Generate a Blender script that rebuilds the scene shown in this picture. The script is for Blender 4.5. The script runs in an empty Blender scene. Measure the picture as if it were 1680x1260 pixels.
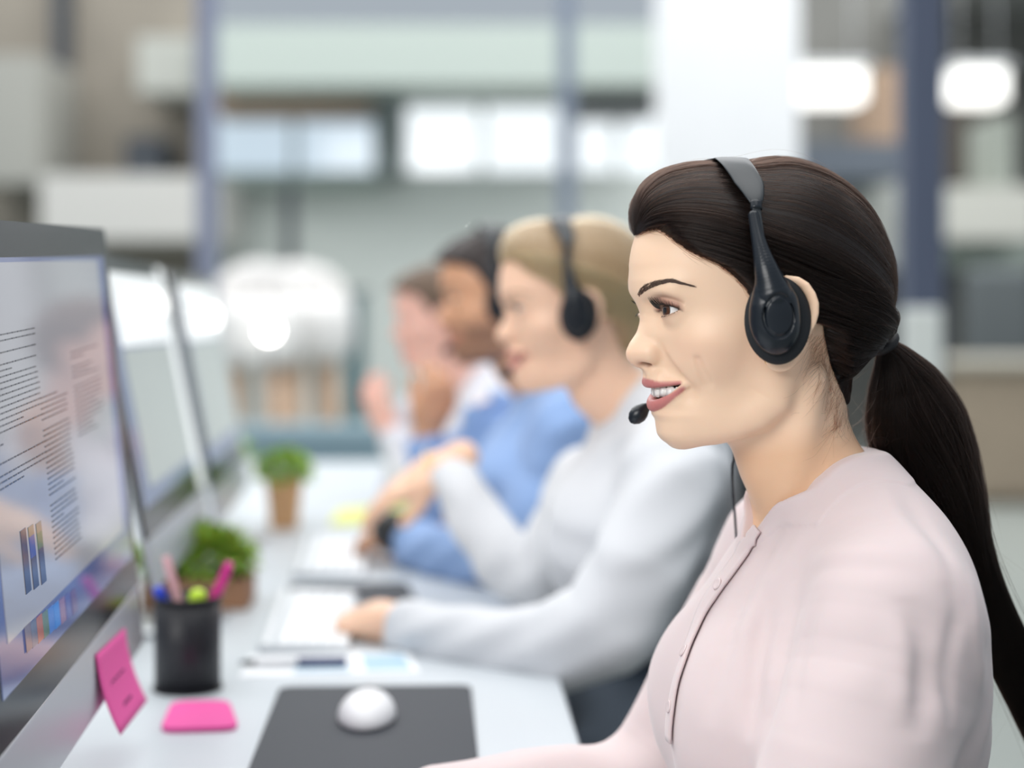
import bpy, bmesh, math, random
import numpy as np
from mathutils import Vector, Matrix

F = np.float32
rng = np.random.default_rng(7)
scene = bpy.context.scene
COL = scene.collection

# ---------------------------------------------------------------- camera: level, 60 mm, wide open, focused on the woman's headset
FPX, CXP, HZ, EYE_Z = 2800.0, 840.0, 470.0, 1.20         # focal length in pixels of a 1680 frame, optical axis, horizon row, lens height
cam_d = bpy.data.cameras.new('camera'); cam = bpy.data.objects.new('camera', cam_d); COL.objects.link(cam)
cam.location = (0, 0, EYE_Z); cam.rotation_euler = (math.pi / 2, 0, 0)
cam_d.sensor_width = 36.0; cam_d.lens = 36.0 * FPX / 1680.0
cam_d.shift_y = (HZ - 630.0) / 1680.0
cam_d.clip_start = .02; cam_d.clip_end = 200
cam_d.dof.use_dof = True; cam_d.dof.focus_distance = 1.36; cam_d.dof.aperture_fstop = 2.1; cam_d.dof.aperture_blades = 0
scene.camera = cam

# ---------------------------------------------------------------- daylight: pale sky round the open hall, big skylight above the desks, added fills over the hall and behind the lens
w = bpy.data.worlds.new('world'); scene.world = w; w.use_nodes = True
bg = w.node_tree.nodes['Background']; bg.inputs[0].default_value = (.80, .90, 1.0, 1); bg.inputs[1].default_value = .44

def area(name, loc, target, sx, sy, power, col=(1, 1, 1)):
    l = bpy.data.lights.new(name, 'AREA'); l.shape = 'RECTANGLE'; l.size = sx; l.size_y = sy; l.energy = power; l.color = col
    o = bpy.data.objects.new(name, l); COL.objects.link(o); o.location = loc
    o.rotation_euler = (Vector(target) - Vector(loc)).to_track_quat('-Z', 'Y').to_euler()
    return o
area('skylight', (-.6, 2.4, 4.2), (-.2, 2.2, 0), 4.0, 6.0, 160, (1, .99, .97))
area('hall_skylight', (0, 9.5, 5.2), (0, 10.2, 0), 12.0, 7.0, 860, (1, 1, .99))  # area fill added to brighten the far hall, no roof opening modelled
area('window_daylight', (-2.0, -1.9, 3.0), (.15, 1.5, 1.10), 2.6, 2.0, 112, (1.0, .985, .955))  # fill added behind the lens to lift the faces, no window there

vs = scene.view_settings
vs.view_transform = 'Standard'; vs.look = 'None'; vs.exposure = 0.16; vs.gamma = 1.0; vs.use_curve_mapping = False

def at(px, py, Y):
    """world point at depth Y seen at pixel (px, py)"""
    return Vector(((px - CXP) / FPX * Y, Y, EYE_Z + (HZ - py) / FPX * Y))
# ---------------------------------------------------------------- signed-distance toolkit
def ell(P, c, r):
    q = (P - np.array(c, F)) / np.array(r, F)
    k0 = np.sqrt((q * q).sum(1)) + 1e-9
    q = q / np.array(r, F)
    k1 = np.sqrt((q * q).sum(1)) + 1e-9
    return k0 * (k0 - 1.0) / k1

def cap(P, a, b, ra, rb):
    a = np.array(a, F); b = np.array(b, F); ab = b - a
    L = float(ab @ ab) + 1e-12
    h = np.clip(((P - a) @ ab) / L, 0, 1)
    d = P - a - h[:, None] * ab
    return np.sqrt((d * d).sum(1)) - (ra + (rb - ra) * h)

def su(a, b, k):
    h = np.clip(0.5 + 0.5 * (b - a) / k, 0, 1)
    return b + (a - b) * h - k * h * (1 - h)

def smx(a, b, k):
    return -su(-a, -b, k)

def ssub(a, b, k):
    return smx(a, -b, k)

def spline(pts, n):
    """Catmull-Rom through pts (rows may carry radii), n samples."""
    p = np.array(pts, float)
    p = np.vstack([2 * p[0] - p[1], p, 2 * p[-1] - p[-2]])
    m = len(p) - 3
    t = np.linspace(0, m - 1e-9, n)
    i = t.astype(int); u = (t - i)[:, None]
    a, b, c, d = p[i], p[i + 1], p[i + 2], p[i + 3]
    return 0.5 * (2 * b + (c - a) * u + (2 * a - 5 * b + 4 * c - d) * u ** 2 + (3 * b - a - 3 * c + d) * u ** 3)

def chain(P, pts, n=8):
    """smooth tube through rows (x, y, z, r)"""
    q = spline(pts, n)
    d = None
    for i in range(len(q) - 1):
        e = cap(P, q[i, :3], q[i + 1, :3], q[i, 3], q[i + 1, 3])
        d = e if d is None else np.minimum(d, e)
    return d

def gau(P, c, s):
    q = (P - np.array(c, F)) / np.array(s, F)
    return np.exp(-(q * q).sum(1))

def line_d(P, pts, n=10):
    q = spline(pts, n)
    d = None
    for i in range(len(q) - 1):
        e = cap(P, q[i, :3], q[i + 1, :3], 0, 0)
        d = e if d is None else np.minimum(d, e)
    return d

def surface(fn, lo, hi, h, B=8, slack=1.5, newton=2):
    """sparse surface nets of fn over the box lo..hi at spacing h; returns verts, quads"""
    lo = np.array(lo, float); hi = np.array(hi, float)
    nb = np.ceil((hi - lo) / (h * B)).astype(int)
    n = nb * B
    g = [lo[k] + h * B * (np.arange(nb[k]) + 0.5 - 0.5 / B) for k in range(3)]
    C = np.stack(np.meshgrid(*g, indexing='ij'), -1).reshape(-1, 3).astype(F)
    dc = fn(C)
    act = np.abs(dc) < h * B * 0.87 * slack
    V = np.repeat(np.repeat(np.repeat(np.where(dc < 0, -1, 1).reshape(nb).astype(F), B, 0), B, 1), B, 2)
    ids = np.argwhere(act.reshape(nb))
    off = np.stack(np.meshgrid(*[np.arange(B)] * 3, indexing='ij'), -1).reshape(-1, 3)
    step = 400
    for s in range(0, len(ids), step):
        ii = (ids[s:s + step, None, :] * B + off[None]).reshape(-1, 3)
        V[ii[:, 0], ii[:, 1], ii[:, 2]] = fn((lo + ii * h).astype(F))
    S = V < 0
    a = S[:-1, :-1, :-1].astype(np.int8)
    cnt = a.copy()
    for dx in (0, 1):
        for dy in (0, 1):
            for dz in (0, 1):
                if dx or dy or dz:
                    cnt += S[dx:n[0] - 1 + dx, dy:n[1] - 1 + dy, dz:n[2] - 1 + dz]
    mix = (cnt > 0) & (cnt < 8)
    cell = np.argwhere(mix)
    idx = -np.ones(mix.shape, np.int32)
    idx[mix] = np.arange(len(cell))
    acc = np.zeros((len(cell), 3)); num = np.zeros(len(cell))
    cs = [(x, y, z) for x in (0, 1) for y in (0, 1) for z in (0, 1)]
    for c0 in cs:
        for ax in range(3):
            if c0[ax] == 0:
                c1 = list(c0); c1[ax] = 1
                v0 = V[cell[:, 0] + c0[0], cell[:, 1] + c0[1], cell[:, 2] + c0[2]]
                v1 = V[cell[:, 0] + c1[0], cell[:, 1] + c1[1], cell[:, 2] + c1[2]]
                m = (v0 < 0) != (v1 < 0)
                t = np.where(m, v0 / np.where(m, v0 - v1, 1), 0)
                p = np.tile(np.array(c0, float), (len(cell), 1)); p[:, ax] = t
                acc[m] += p[m]; num[m] += 1
    vert = lo + (cell + acc / num[:, None]) * h
    quads = []
    for ax in range(3):
        o = [k for k in range(3) if k != ax]
        sl0 = [slice(1, -1)] * 3; sl1 = [slice(1, -1)] * 3
        sl0[ax] = slice(0, n[ax] - 1); sl1[ax] = slice(1, n[ax])
        A, Bv = S[tuple(sl0)], S[tuple(sl1)]
        e = np.argwhere(A != Bv)
        flip = A[e[:, 0], e[:, 1], e[:, 2]]
        e = e.copy(); e[:, o[0]] += 1; e[:, o[1]] += 1
        def ce(d0, d1):
            q = e.copy(); q[:, o[0]] -= d0; q[:, o[1]] -= d1
            return idx[q[:, 0], q[:, 1], q[:, 2]]
        q = np.stack([ce(1, 1), ce(0, 1), ce(0, 0), ce(1, 0)], 1)
        if ax == 1:
            flip = ~flip
        q[~flip] = q[~flip][:, ::-1]
        quads.append(q)
    quads = np.vstack(quads)
    quads = quads[(quads >= 0).all(1)]
    for _ in range(newton):
        vert = project(fn, vert, 1, h)
    return vert, quads

def grad(fn, p, e=4e-4):
    g = np.zeros_like(p)
    for k in range(3):
        d = np.zeros(3); d[k] = e
        g[:, k] = (fn((p + d).astype(F)) - fn((p - d).astype(F))) / (2 * e)
    return g

def project(fn, p, it=4, lim=0.02):
    p = np.array(p, float)
    for _ in range(it):
        g = grad(fn, p)
        d = fn(p.astype(F))
        s = g * (d / ((g * g).sum(1) + 1e-3))[:, None]
        l = np.sqrt((s * s).sum(1)) + 1e-12
        p = p - s * np.minimum(1, lim / l)[:, None]
    return p
# ---------------------------------------------------------------- object helpers
def srgb(r, g, b):
    f = lambda c: c / 12.92 if c <= .04045 else ((c + .055) / 1.055) ** 2.4
    return tuple(f(v / 255.0) for v in (r, g, b))

def mat(name, col, rough=.5, metal=0.0, **kw):
    m = bpy.data.materials.new(name); m.use_nodes = True
    b = m.node_tree.nodes['Principled BSDF']
    b.inputs['Base Color'].default_value = (*col[:3], 1); b.inputs['Roughness'].default_value = rough; b.inputs['Metallic'].default_value = metal
    for k, v in kw.items():
        b.inputs[k.replace('_', ' ')].default_value = v
    return m

def noise_bump(m, scale=60, strength=.15, dist=.002, detail=4, stretch=(1, 1, 1), vary=0.0):
    nt = m.node_tree; b = nt.nodes['Principled BSDF']
    tc = nt.nodes.new('ShaderNodeTexCoord'); mp = nt.nodes.new('ShaderNodeMapping'); mp.inputs['Scale'].default_value = stretch
    nz = nt.nodes.new('ShaderNodeTexNoise'); nz.inputs['Scale'].default_value = scale; nz.inputs['Detail'].default_value = detail
    bp = nt.nodes.new('ShaderNodeBump'); bp.inputs['Strength'].default_value = strength; bp.inputs['Distance'].default_value = dist
    nt.links.new(tc.outputs['Object'], mp.inputs[0]); nt.links.new(mp.outputs[0], nz.inputs['Vector'])
    nt.links.new(nz.outputs['Fac'], bp.inputs['Height']); nt.links.new(bp.outputs[0], b.inputs['Normal'])
    if vary:
        mx = nt.nodes.new('ShaderNodeMix'); mx.data_type = 'RGBA'
        c = b.inputs['Base Color'].default_value
        mx.inputs[6].default_value = (c[0] * (1 - vary), c[1] * (1 - vary), c[2] * (1 - vary), 1)
        mx.inputs[7].default_value = (min(1, c[0] * (1 + vary)), min(1, c[1] * (1 + vary)), min(1, c[2] * (1 + vary)), 1)
        nt.links.new(nz.outputs['Fac'], mx.inputs[0]); nt.links.new(mx.outputs[2], b.inputs['Base Color'])
    return m

def attr_color(m, name='pigment'):
    nt = m.node_tree; a = nt.nodes.new('ShaderNodeAttribute'); a.attribute_name = name
    nt.links.new(a.outputs['Color'], nt.nodes['Principled BSDF'].inputs['Base Color'])
    return m

def tag(o, label, cat, group=None, kind=None):
    if label: o['label'] = label
    if cat: o['category'] = cat
    if group: o['group'] = group
    if kind: o['kind'] = kind
    return o

def empty(name, loc, label, cat, group=None, rz=0.0):
    o = bpy.data.objects.new(name, None); COL.objects.link(o); o.location = loc; o.rotation_euler = (0, 0, rz); o.empty_display_size = .05
    return tag(o, label, cat, group)

def link(name, me, m, parent=None):
    o = bpy.data.objects.new(name, me); COL.objects.link(o)
    if m is not None:
        for k in (m if isinstance(m, (list, tuple)) else [m]): me.materials.append(k)
    if parent is not None: o.parent = parent
    return o

def np_mesh(name, v, faces, m, parent=None, smooth=True):
    me = bpy.data.meshes.new(name)
    me.from_pydata([tuple(x) for x in np.asarray(v, float)], [], [tuple(int(i) for i in f) for f in faces])
    if smooth: me.polygons.foreach_set('use_smooth', [True] * len(me.polygons))
    me.update()
    return link(name, me, m, parent)

def pigment(o, col):
    a = o.data.color_attributes.new('pigment', 'FLOAT_COLOR', 'POINT')
    c = np.ones((len(o.data.vertices), 4), F); c[:, :3] = col
    a.data.foreach_set('color', c.ravel())

def bm_obj(name, bm, m, parent=None, smooth=False, bevel=0.0, seg=2):
    me = bpy.data.meshes.new(name); bm.normal_update(); bm.to_mesh(me); bm.free()
    if smooth: me.polygons.foreach_set('use_smooth', [True] * len(me.polygons))
    o = link(name, me, m, parent)
    if bevel:
        b = o.modifiers.new('bevel', 'BEVEL'); b.width = bevel; b.segments = seg; b.limit_method = 'ANGLE'
        me.polygons.foreach_set('use_smooth', [True] * len(me.polygons))
        wn = o.modifiers.new('normals', 'WEIGHTED_NORMAL'); wn.keep_sharp = False
    return o

def add_box(bm, lo, hi, mtx=None):
    x0, y0, z0 = lo; x1, y1, z1 = hi
    v = [bm.verts.new(p) for p in ((x0, y0, z0), (x1, y0, z0), (x1, y1, z0), (x0, y1, z0), (x0, y0, z1), (x1, y0, z1), (x1, y1, z1), (x0, y1, z1))]
    for f in ((3, 2, 1, 0), (4, 5, 6, 7), (0, 1, 5, 4), (1, 2, 6, 5), (2, 3, 7, 6), (3, 0, 4, 7)): bm.faces.new([v[i] for i in f])
    if mtx is not None: bmesh.ops.transform(bm, matrix=mtx, verts=v)
    return v

def box(name, lo, hi, m, parent=None, bevel=0.0, mtx=None):
    bm = bmesh.new(); add_box(bm, lo, hi, mtx)
    return bm_obj(name, bm, m, parent, bevel=bevel)

def add_lathe(bm, prof, n=32, mtx=None, closed=False):
    rings = []
    for r, z in prof:
        rings.append([bm.verts.new((r * math.cos(2 * math.pi * i / n), r * math.sin(2 * math.pi * i / n), z)) for i in range(n)])
    for a, b in zip(rings, rings[1:] + ([rings[0]] if closed else [])):
        for i in range(n): bm.faces.new((a[i], a[(i + 1) % n], b[(i + 1) % n], b[i]))
    if not closed:
        bm.faces.new(rings[0][::-1]); bm.faces.new(rings[-1])
    if mtx is not None: bmesh.ops.transform(bm, matrix=mtx, verts=[v for r in rings for v in r])

def lathe(name, prof, m, parent=None, n=32, mtx=None, closed=False):
    bm = bmesh.new(); add_lathe(bm, prof, n, mtx, closed)
    return bm_obj(name, bm, m, parent, smooth=True)

def frames(pts):
    pts = [Vector(p) for p in pts]; out = []; up = None
    for i, p in enumerate(pts):
        t = (pts[min(i + 1, len(pts) - 1)] - pts[max(i - 1, 0)]).normalized()
        if up is None:
            up = t.orthogonal().normalized()
        up = (up - up.dot(t) * t).normalized()
        out.append((p, t, up, t.cross(up)))
    return out

def add_tube(bm, pts, r, n=10, aspect=1.0, ref=None):
    fr = frames(pts); rs = r if hasattr(r, '__len__') else [r] * len(fr); rings = []
    for (p, t, u, v), rr in zip(fr, rs):
        if ref is not None:
            u = Vector(ref); u = (u - u.dot(t) * t).normalized(); v = t.cross(u)
        ru, rv = (rr if hasattr(rr, '__len__') else (rr, rr * aspect))
        rings.append([bm.verts.new(p + u * (ru * math.cos(2 * math.pi * i / n)) + v * (rv * math.sin(2 * math.pi * i / n))) for i in range(n)])
    for a, b in zip(rings, rings[1:]):
        for i in range(n): bm.faces.new((a[i], a[(i + 1) % n], b[(i + 1) % n], b[i]))
    bm.faces.new(rings[0][::-1]); bm.faces.new(rings[-1])

def tube(name, pts, r, m, parent=None, n=10, aspect=1.0, ref=None):
    bm = bmesh.new(); add_tube(bm, pts, r, n, aspect, ref)
    return bm_obj(name, bm, m, parent, smooth=True)

def strands(name, curves, radius, m, parent=None, tip=.25, root=1.0):
    """real hair: one curves object; curves is a list of (n,3) arrays (or an (k,n,3) array)"""
    hc = bpy.data.hair_curves.new(name)
    hc.add_curves([len(c) for c in curves])
    P = np.concatenate([np.asarray(c, F) for c in curves])
    hc.attributes['position'].data.foreach_set('vector', P.ravel())
    R = np.concatenate([radius * (root + (tip - root) * np.linspace(0, 1, len(c)) ** 2) for c in curves]).astype(F)
    a = hc.attributes.get('radius') or hc.attributes.new('radius', 'FLOAT', 'POINT')
    a.data.foreach_set('value', R)
    return link(name, hc, m, parent)
# ---------------------------------------------------------------- head (x = her left, y = forward, z = up; metres; origin between the ears)
EYE = np.array((.0305, .0758, .0115)); EYE_R = .0122
UP_LIP = [(.0300, .0685, -.0470, .0014), (.0215, .0785, -.0477, .0017), (.0120, .0865, -.0481, .0033), (.0050, .0893, -.0478, .0040), (0, .0897, -.0482, .0040)]
LO_LIP = [(.0300, .0685, -.0480, .0014), (.0235, .0760, -.0566, .0018), (.0130, .0830, -.0632, .0035), (.0050, .0847, -.0652, .0046), (0, .0849, -.0655, .0047)]
PROFILE = [(.0996, .0705), (.1027, .0615), (.1049, .049), (.1051, .0345), (.1036, .024), (.1000, .0165), (.0963, .0085), (.0963, .0020), (.0992, -.0065), (.1052, -.0150), (.1085, -.0225), (.1085, -.0275),
           (.1060, -.0312)]

def lip_curve(rows):
    r = [(-a, b, c, d) for a, b, c, d in rows]
    return rows[:-1] + r[::-1]

def lid_angles(P):
    q = P - EYE.astype(F)
    a = np.arctan2(q[:, 0], q[:, 1]) - .10
    r = np.sqrt((q * q).sum(1)) + 1e-9
    b = np.arcsin(np.clip(q[:, 2] / r, -1, 1))
    u = np.clip(np.where(a > 0, a / 1.28, a / .98), -1.3, 1.3)
    up = .29 * (1 - np.abs(u) ** 2.2) - .02 + .05 * u
    lo = -.33 * (1 - np.abs(u) ** 2.2) - .02 + .05 * u
    return a, b, r, up, lo

def head_raw(P0, smile=1.0, mouth=True, jaw=0.0):
    P = P0.copy(); P[:, 0] = np.abs(P[:, 0])
    C = P.copy(); C[:, 0] *= 1 + .14 * np.clip(P[:, 1] / .09, 0, 1) ** 1.5
    d = ell(C, (0, .003, .028), (.0735, .0960, .0860))
    d = su(d, ell(P, (0, .044, .046), (.0540, .0570, .0480)), .022)
    d = su(d, ell(P, (0, .024, -.018), (.0560, .0590, .0680)), .022)
    d = su(d, ell(P, (.0395, .0435, -.0130), (.0215, .0270, .0170)), .018)            # cheekbone
    d = su(d, chain(P, [(.0545, -.002, -.020, .0125), (.0515, .000, -.060, .0115), (.036, .028, -.079, .0115), (.013, .062, -.085, .0125), (0, .065, -.0855, .0130)], 9), .026)
    d = su(d, ell(P, (0, .040, -.064), (.037 + jaw, .036, .030)), .016)
    f = (P[:, 1] > .022) & (P[:, 2] > -.125) & (P[:, 2] < .07)
    Q = P[f]
    if len(Q):
        e = d[f]
        e = su(e, ell(Q, (0, .0655, -.084), (.017, .0160, .0145)), .014)               # chin
        e = su(e, ell(Q, (0, .0600, -.0500), (.0260, .0275, .0260)), .011)             # muzzle
        e = su(e, ell(Q, (.0330, .0500, -.0300), (.0165, .0190, .0150)), .014)         # smiling cheek
        e = su(e, ell(Q, (.020, .080, .0270), (.022, .0135, .0080)), .016)             # brow ridge
        e = ssub(e, ell(Q, (.0290, .0980, .0075), (.0185, .0150, .0110)), .012)        # eye socket
        e = su(e, cap(Q, (0, .0860, .0120), (0, .0950, -.0180), .0070, .0085), .013)    # nose bridge
        e = su(e, ell(Q, (0, .0965, -.0235), (.0100, .0115, .0098)), .008)             # nose tip
        e = su(e, ell(Q, (.0112, .0880, -.0235), (.0070, .0105, .0080)), .007)         # wing
        e = su(e, cap(Q, (0, .098, -.031), (0, .0900, -.0350), .0040, .0042), .005)     # septum
        e = ssub(e, chain(Q, [(.0060, .0970, -.0350, .0022), (.0068, .0930, -.0330, .0032), (.0070, .0890, -.0260, .0028)], 4), .003)
        # philtrum, fold from wing to mouth corner, dimple beside the smile
        e = e + .0010 * gau(Q, (0, .093, -.0415), (.0025, .02, .006))
        s = smile
        e = e + s * .0027 * np.exp(-(line_d(Q, [(.0185, .0830, -.0230), (.0235, .0800, -.0330), (.0300, .0720, -.0440), (.0330, .0660, -.0560)]) / .0070) ** 2)
        e = e - s * .0016 * np.exp(-(line_d(Q, [(.0245, .0820, -.0230), (.0310, .0770, -.0340), (.0370, .0690, -.0460)]) / .0065) ** 2)
        e = e + s * .0021 * np.exp(-(line_d(Q, [(.0480, .0640, -.0270), (.0478, .0610, -.0365), (.0462, .0560, -.0470)]) / .0042) ** 2)
        # lips and the open smile
        ul = chain(Q, UP_LIP, 9); ll = chain(Q, LO_LIP, 9)
        e = su(e, chain(Q, [(.012, .0840, -.0420, .0030), (.006, .0885, -.0400, .0030), (0, .0880, -.0385, .0030)], 6), .008)
        e = su(e, ul, .0055); e = su(e, ll, .0045)
        if mouth:
            hole = line_hole(Q)
            e = ssub(e, hole, .0014)
        e = e + .0016 * gau(Q, (0, .085, -.0775), (.018, .02, .0055))                   # hollow above the chin
        # lids over the eyeball
        g = np.abs(Q - EYE.astype(F)).max(1) < .026
        G = Q[g]
        if len(G):
            a, b, r, up, lo = lid_angles(G)
            h = e[g]
            bulge = r - (EYE_R + .0019 + .0007 * np.exp(-((b - up - .10) / .16) ** 2))
            h = su(h, bulge, .0050)
            h = h + .0010 * np.exp(-((b - up - .36) / .075) ** 2) * np.exp(-((r - .0150) / .006) ** 2) * (np.abs(a) < 1.5)     # crease
            op = np.maximum(np.maximum(b - up, lo - b) * .0125, r - .0170)
            h = ssub(h, op, .0008)
            e[g] = h
        d[f] = e
    # ear
    E0 = .0200
    f = (P[:, 0] > .045) & (np.abs(P[:, 1] + .018 - E0) < .045) & (np.abs(P[:, 2] - .002) < .055)
    Q = P[f] - np.array((0, E0, 0), F)
    if len(Q):
        e = d[f]
        t = (Q[:, 0] - .0650) - .50 * (-Q[:, 1]) * (Q[:, 1] < 0) - .010
        q2 = Q.copy(); q2[:, 0] = t
        plate = ell(q2, (0, -.0165, .0040), (.0042, .0165, .0320))
        plate = su(plate, ell(q2, (0.000, -.010, -.0250), (.0040, .0095, .0110)), .008)
        rim = chain(q2, [(.001, -.004, .0080, .0022), (.002, -.001, .0230, .0027), (.003, -.010, .0345, .0032), (.004, -.0240, .0330, .0032), (.004, -.0325, .0190, .0030), (.003, -.0320, .0030, .0027), (.002, -.0240, -.0130, .0026)], 14)
        anti = chain(q2, [(.002, -.0130, .0220, .0020), (.003, -.0220, .0120, .0026), (.003, -.0225, -.0010, .0026), (.003, -.0150, -.0120, .0028)], 8)
        plate = ssub(plate, ell(q2, (.004, -.0120, -.0010), (.0062, .0080, .0115)), .003)
        plate = ssub(plate, chain(q2, [(.005, -.009, .0270, .0024), (.005, -.0215, .0265, .0030), (.005, -.0275, .0130, .0026)], 6), .002)
        ear = su(su(plate, rim, .0025), anti, .003)
        ear = su(ear, ell(q2, (.002, -.0025, -.0030), (.0030, .0045, .0060)), .003)
        e = su(e, ear, .006)
        d[f] = e
    return d

def line_hole(Q):
    up = [(.0262, .066, -.0497), (.020, .075, -.0527), (.012, .080, -.0528), (.006, .082, -.0522), (0, .083, -.0526)]
    x = Q[:, 0]
    zu = np.interp(x, [0, .006, .012, .021, .0290], [-.0522, -.0518, -.0511, -.0492, -.0473])
    zl = np.interp(x, [0, .006, .012, .021, .0290], [-.0614, -.0611, -.0598, -.0560, -.0478])
    v = np.maximum(Q[:, 2] - zu, zl - Q[:, 2])
    v = np.maximum(v, x - .0288)
    return np.maximum(v, .050 - Q[:, 1])
PROF = [(-.1200, None)]
TARGET = np.array([(.0995, .0705), (.1020, .0615), (.1038, .049), (.1040, .0345), (.1026, .024), (.0995, .0165), (.0963, .0085), (.0960, .0020), (.0990, -.0065), (.1050, -.0150), (.1086, -.0225), (.1080, -.0280),
    (.1050, -.0325), (.0940, -.0375), (.0925, -.0400), (.0922, -.0435), (.0942, -.0475), (.0930, -.0510), (.0895, -.0625), (.0897, -.0670), (.0870, -.0725), (.0826, -.0780), (.0818, -.0840), (.0810, -.0900), (.0765, -.0955), (.0698, -.0990)])

def make_warp(raw):
    zz = np.arange(-.101, .076, .0015); y = np.arange(.130, .02, -.0004)
    P = np.stack(np.meshgrid([0.0], y, zz, indexing='ij'), -1).reshape(-1, 3).astype(F)
    D = raw(P).reshape(len(y), len(zz)); y0 = y[np.argmax(D < 0, 0)]
    yt = np.interp(zz, TARGET[::-1, 1], TARGET[::-1, 0])
    dl = yt - y0
    bad = (zz < -.0495) & (zz > -.0635); dl[bad] = np.interp(zz[bad], zz[~bad], dl[~bad])
    dl = np.clip(dl, -.008, .008)
    k = np.array([.25, .5, .25])
    for _ in range(2): dl = np.convolve(np.pad(dl, 1, mode='edge'), k, 'valid')
    zz = np.concatenate([[-.118], zz, [.105]]); dl = np.concatenate([[0], dl, [0]])
    return zz, dl

WZ, WD = make_warp(lambda P: head_raw(P))
def warp_back(P):
    Q = P.copy()
    d = np.interp(P[:, 2], WZ, WD, left=0, right=0).astype(F)
    s = np.interp(P[:, 2], [-.10, -.07, -.045, -.02, .01, .03, .06], [.030, .028, .026, .016, .016, .040, .050]).astype(F)
    Q[:, 1] -= d * np.exp(-(P[:, 0] / s) ** 2) * (P[:, 1] > 0)
    return Q

def head_f(P, **k):
    return head_raw(warp_back(P), **k)
# ================================================================ the woman in front
YAW = math.radians(13)
HEAD0 = at(1236, 530, 1.4)
def head_mtx(o, yaw, pitch=0.0, roll=0.0, k=1.0):
    """local (x her left, y forward, z up) -> world, facing -X turned towards the lens by yaw"""
    c, s = math.cos(yaw), math.sin(yaw)
    M = Matrix(((s, -c, 0), (-c, -s, 0), (0, 0, 1)))
    M = M @ Matrix.Rotation(pitch, 3, 'X') @ Matrix.Rotation(roll, 3, 'Y')
    M = (M * k).to_4x4(); M.translation = Vector(o)
    return M

class Frame:
    """pixel -> local point helpers for one figure"""
    def __init__(s, M):
        s.M = M; s.I = M.inverted()
    def ray(s, px, py):
        o = s.I @ Vector((0, 0, EYE_Z)); q = s.I @ at(px, py, 1.0)
        return np.array(o), np.array((q - o).normalized())
    def loc(s, px, py, x):
        o, d = s.ray(px, py); t = (x - o[0]) / d[0]
        return o + d * t
    def hit(s, fn, pts):
        out = []
        R = [s.ray(*p[:2]) for p in pts]
        o = np.array([r[0] for r in R]); d = np.array([r[1] for r in R])
        t = np.full(len(pts), max(.3, np.linalg.norm(o[0]) - .40))
        for _ in range(120):
            t = t + np.clip(fn((o + d * t[:, None]).astype(F)), -.02, .03) * .8
        return o + d * t[:, None]

FR = Frame(head_mtx(HEAD0, YAW))
L = FR.loc

def skin_pigment(v, base, lip, shadow=None, blush=None, k=1.0, neck=None):
    P = warp_back(v.astype(F)); P[:, 0] = np.abs(P[:, 0])
    c = np.tile(np.array(base), (len(v), 1))
    def mixc(col, m):
        nonlocal c
        m = np.clip(m, 0, 1)[:, None]; c = c * (1 - m) + np.array(col) * m
    if neck is not None:                                      # shade under the jaw, painted into the neck colour
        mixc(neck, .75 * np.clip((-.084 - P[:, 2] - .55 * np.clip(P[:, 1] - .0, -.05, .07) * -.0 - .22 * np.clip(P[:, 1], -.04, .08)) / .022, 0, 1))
    if blush is not None:
        mixc(blush, .45 * gau(P, (.045, .045, -.020), (.022, .05, .016)) + .35 * gau(P, (0, .10, -.025), (.012, .02, .010)))
    if shadow is not None:
        a, b, r, up, lo = lid_angles(P)
        near = np.clip((.024 - r) / .006, 0, 1)
        mixc(shadow, near * np.where(b > up - .02, np.exp(-((b - up) / .46) ** 2) * .78, .30 * np.exp(-((b - lo) / .22) ** 2)) * np.clip((1.55 - a) / .35, 0, 1))
        mixc((.03, .018, .015), near * .8 * np.exp(-((b - up) / .05) ** 2) * np.clip((1.45 - a) / .2, 0, 1) * (a > -1.2))
    if lip is not None:
        dl = np.minimum(chain(P, [(a, b, c_, r + .0003) for a, b, c_, r in UP_LIP], 12), chain(P, [(a, b, c_, r + .0003) for a, b, c_, r in LO_LIP], 12))
        mixc(lip, np.clip((.0011 - dl) / .0008, 0, 1) * k)
        hole = line_hole(P)
        mixc((.10, .02, .015), (P[:, 1] < .080) & (hole < .0004) & (P[:, 1] > .045) & (P[:, 0] < .0235) & (dl > .0014))
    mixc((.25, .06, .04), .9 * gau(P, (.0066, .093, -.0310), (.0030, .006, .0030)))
    return c

def skin_mat(name, rough=.42):
    m = mat(name, (.7, .45, .33), rough, Subsurface_Weight=.18, Subsurface_Scale=.006)
    b = m.node_tree.nodes['Principled BSDF']; b.inputs['Subsurface Radius'].default_value = (1, .35, .2)
    b.inputs['Specular IOR Level'].default_value = .35
    attr_color(m)
    nt = m.node_tree
    tc = nt.nodes.new('ShaderNodeTexCoord'); nz = nt.nodes.new('ShaderNodeTexNoise'); nz.inputs['Scale'].default_value = 900; nz.inputs['Detail'].default_value = 3
    bp = nt.nodes.new('ShaderNodeBump'); bp.inputs['Strength'].default_value = .10; bp.inputs['Distance'].default_value = .0006
    nt.links.new(tc.outputs['Object'], nz.inputs['Vector']); nt.links.new(nz.outputs['Fac'], bp.inputs['Height']); nt.links.new(bp.outputs[0], b.inputs['Normal'])
    return m
SKIN = skin_mat('skin')

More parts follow.
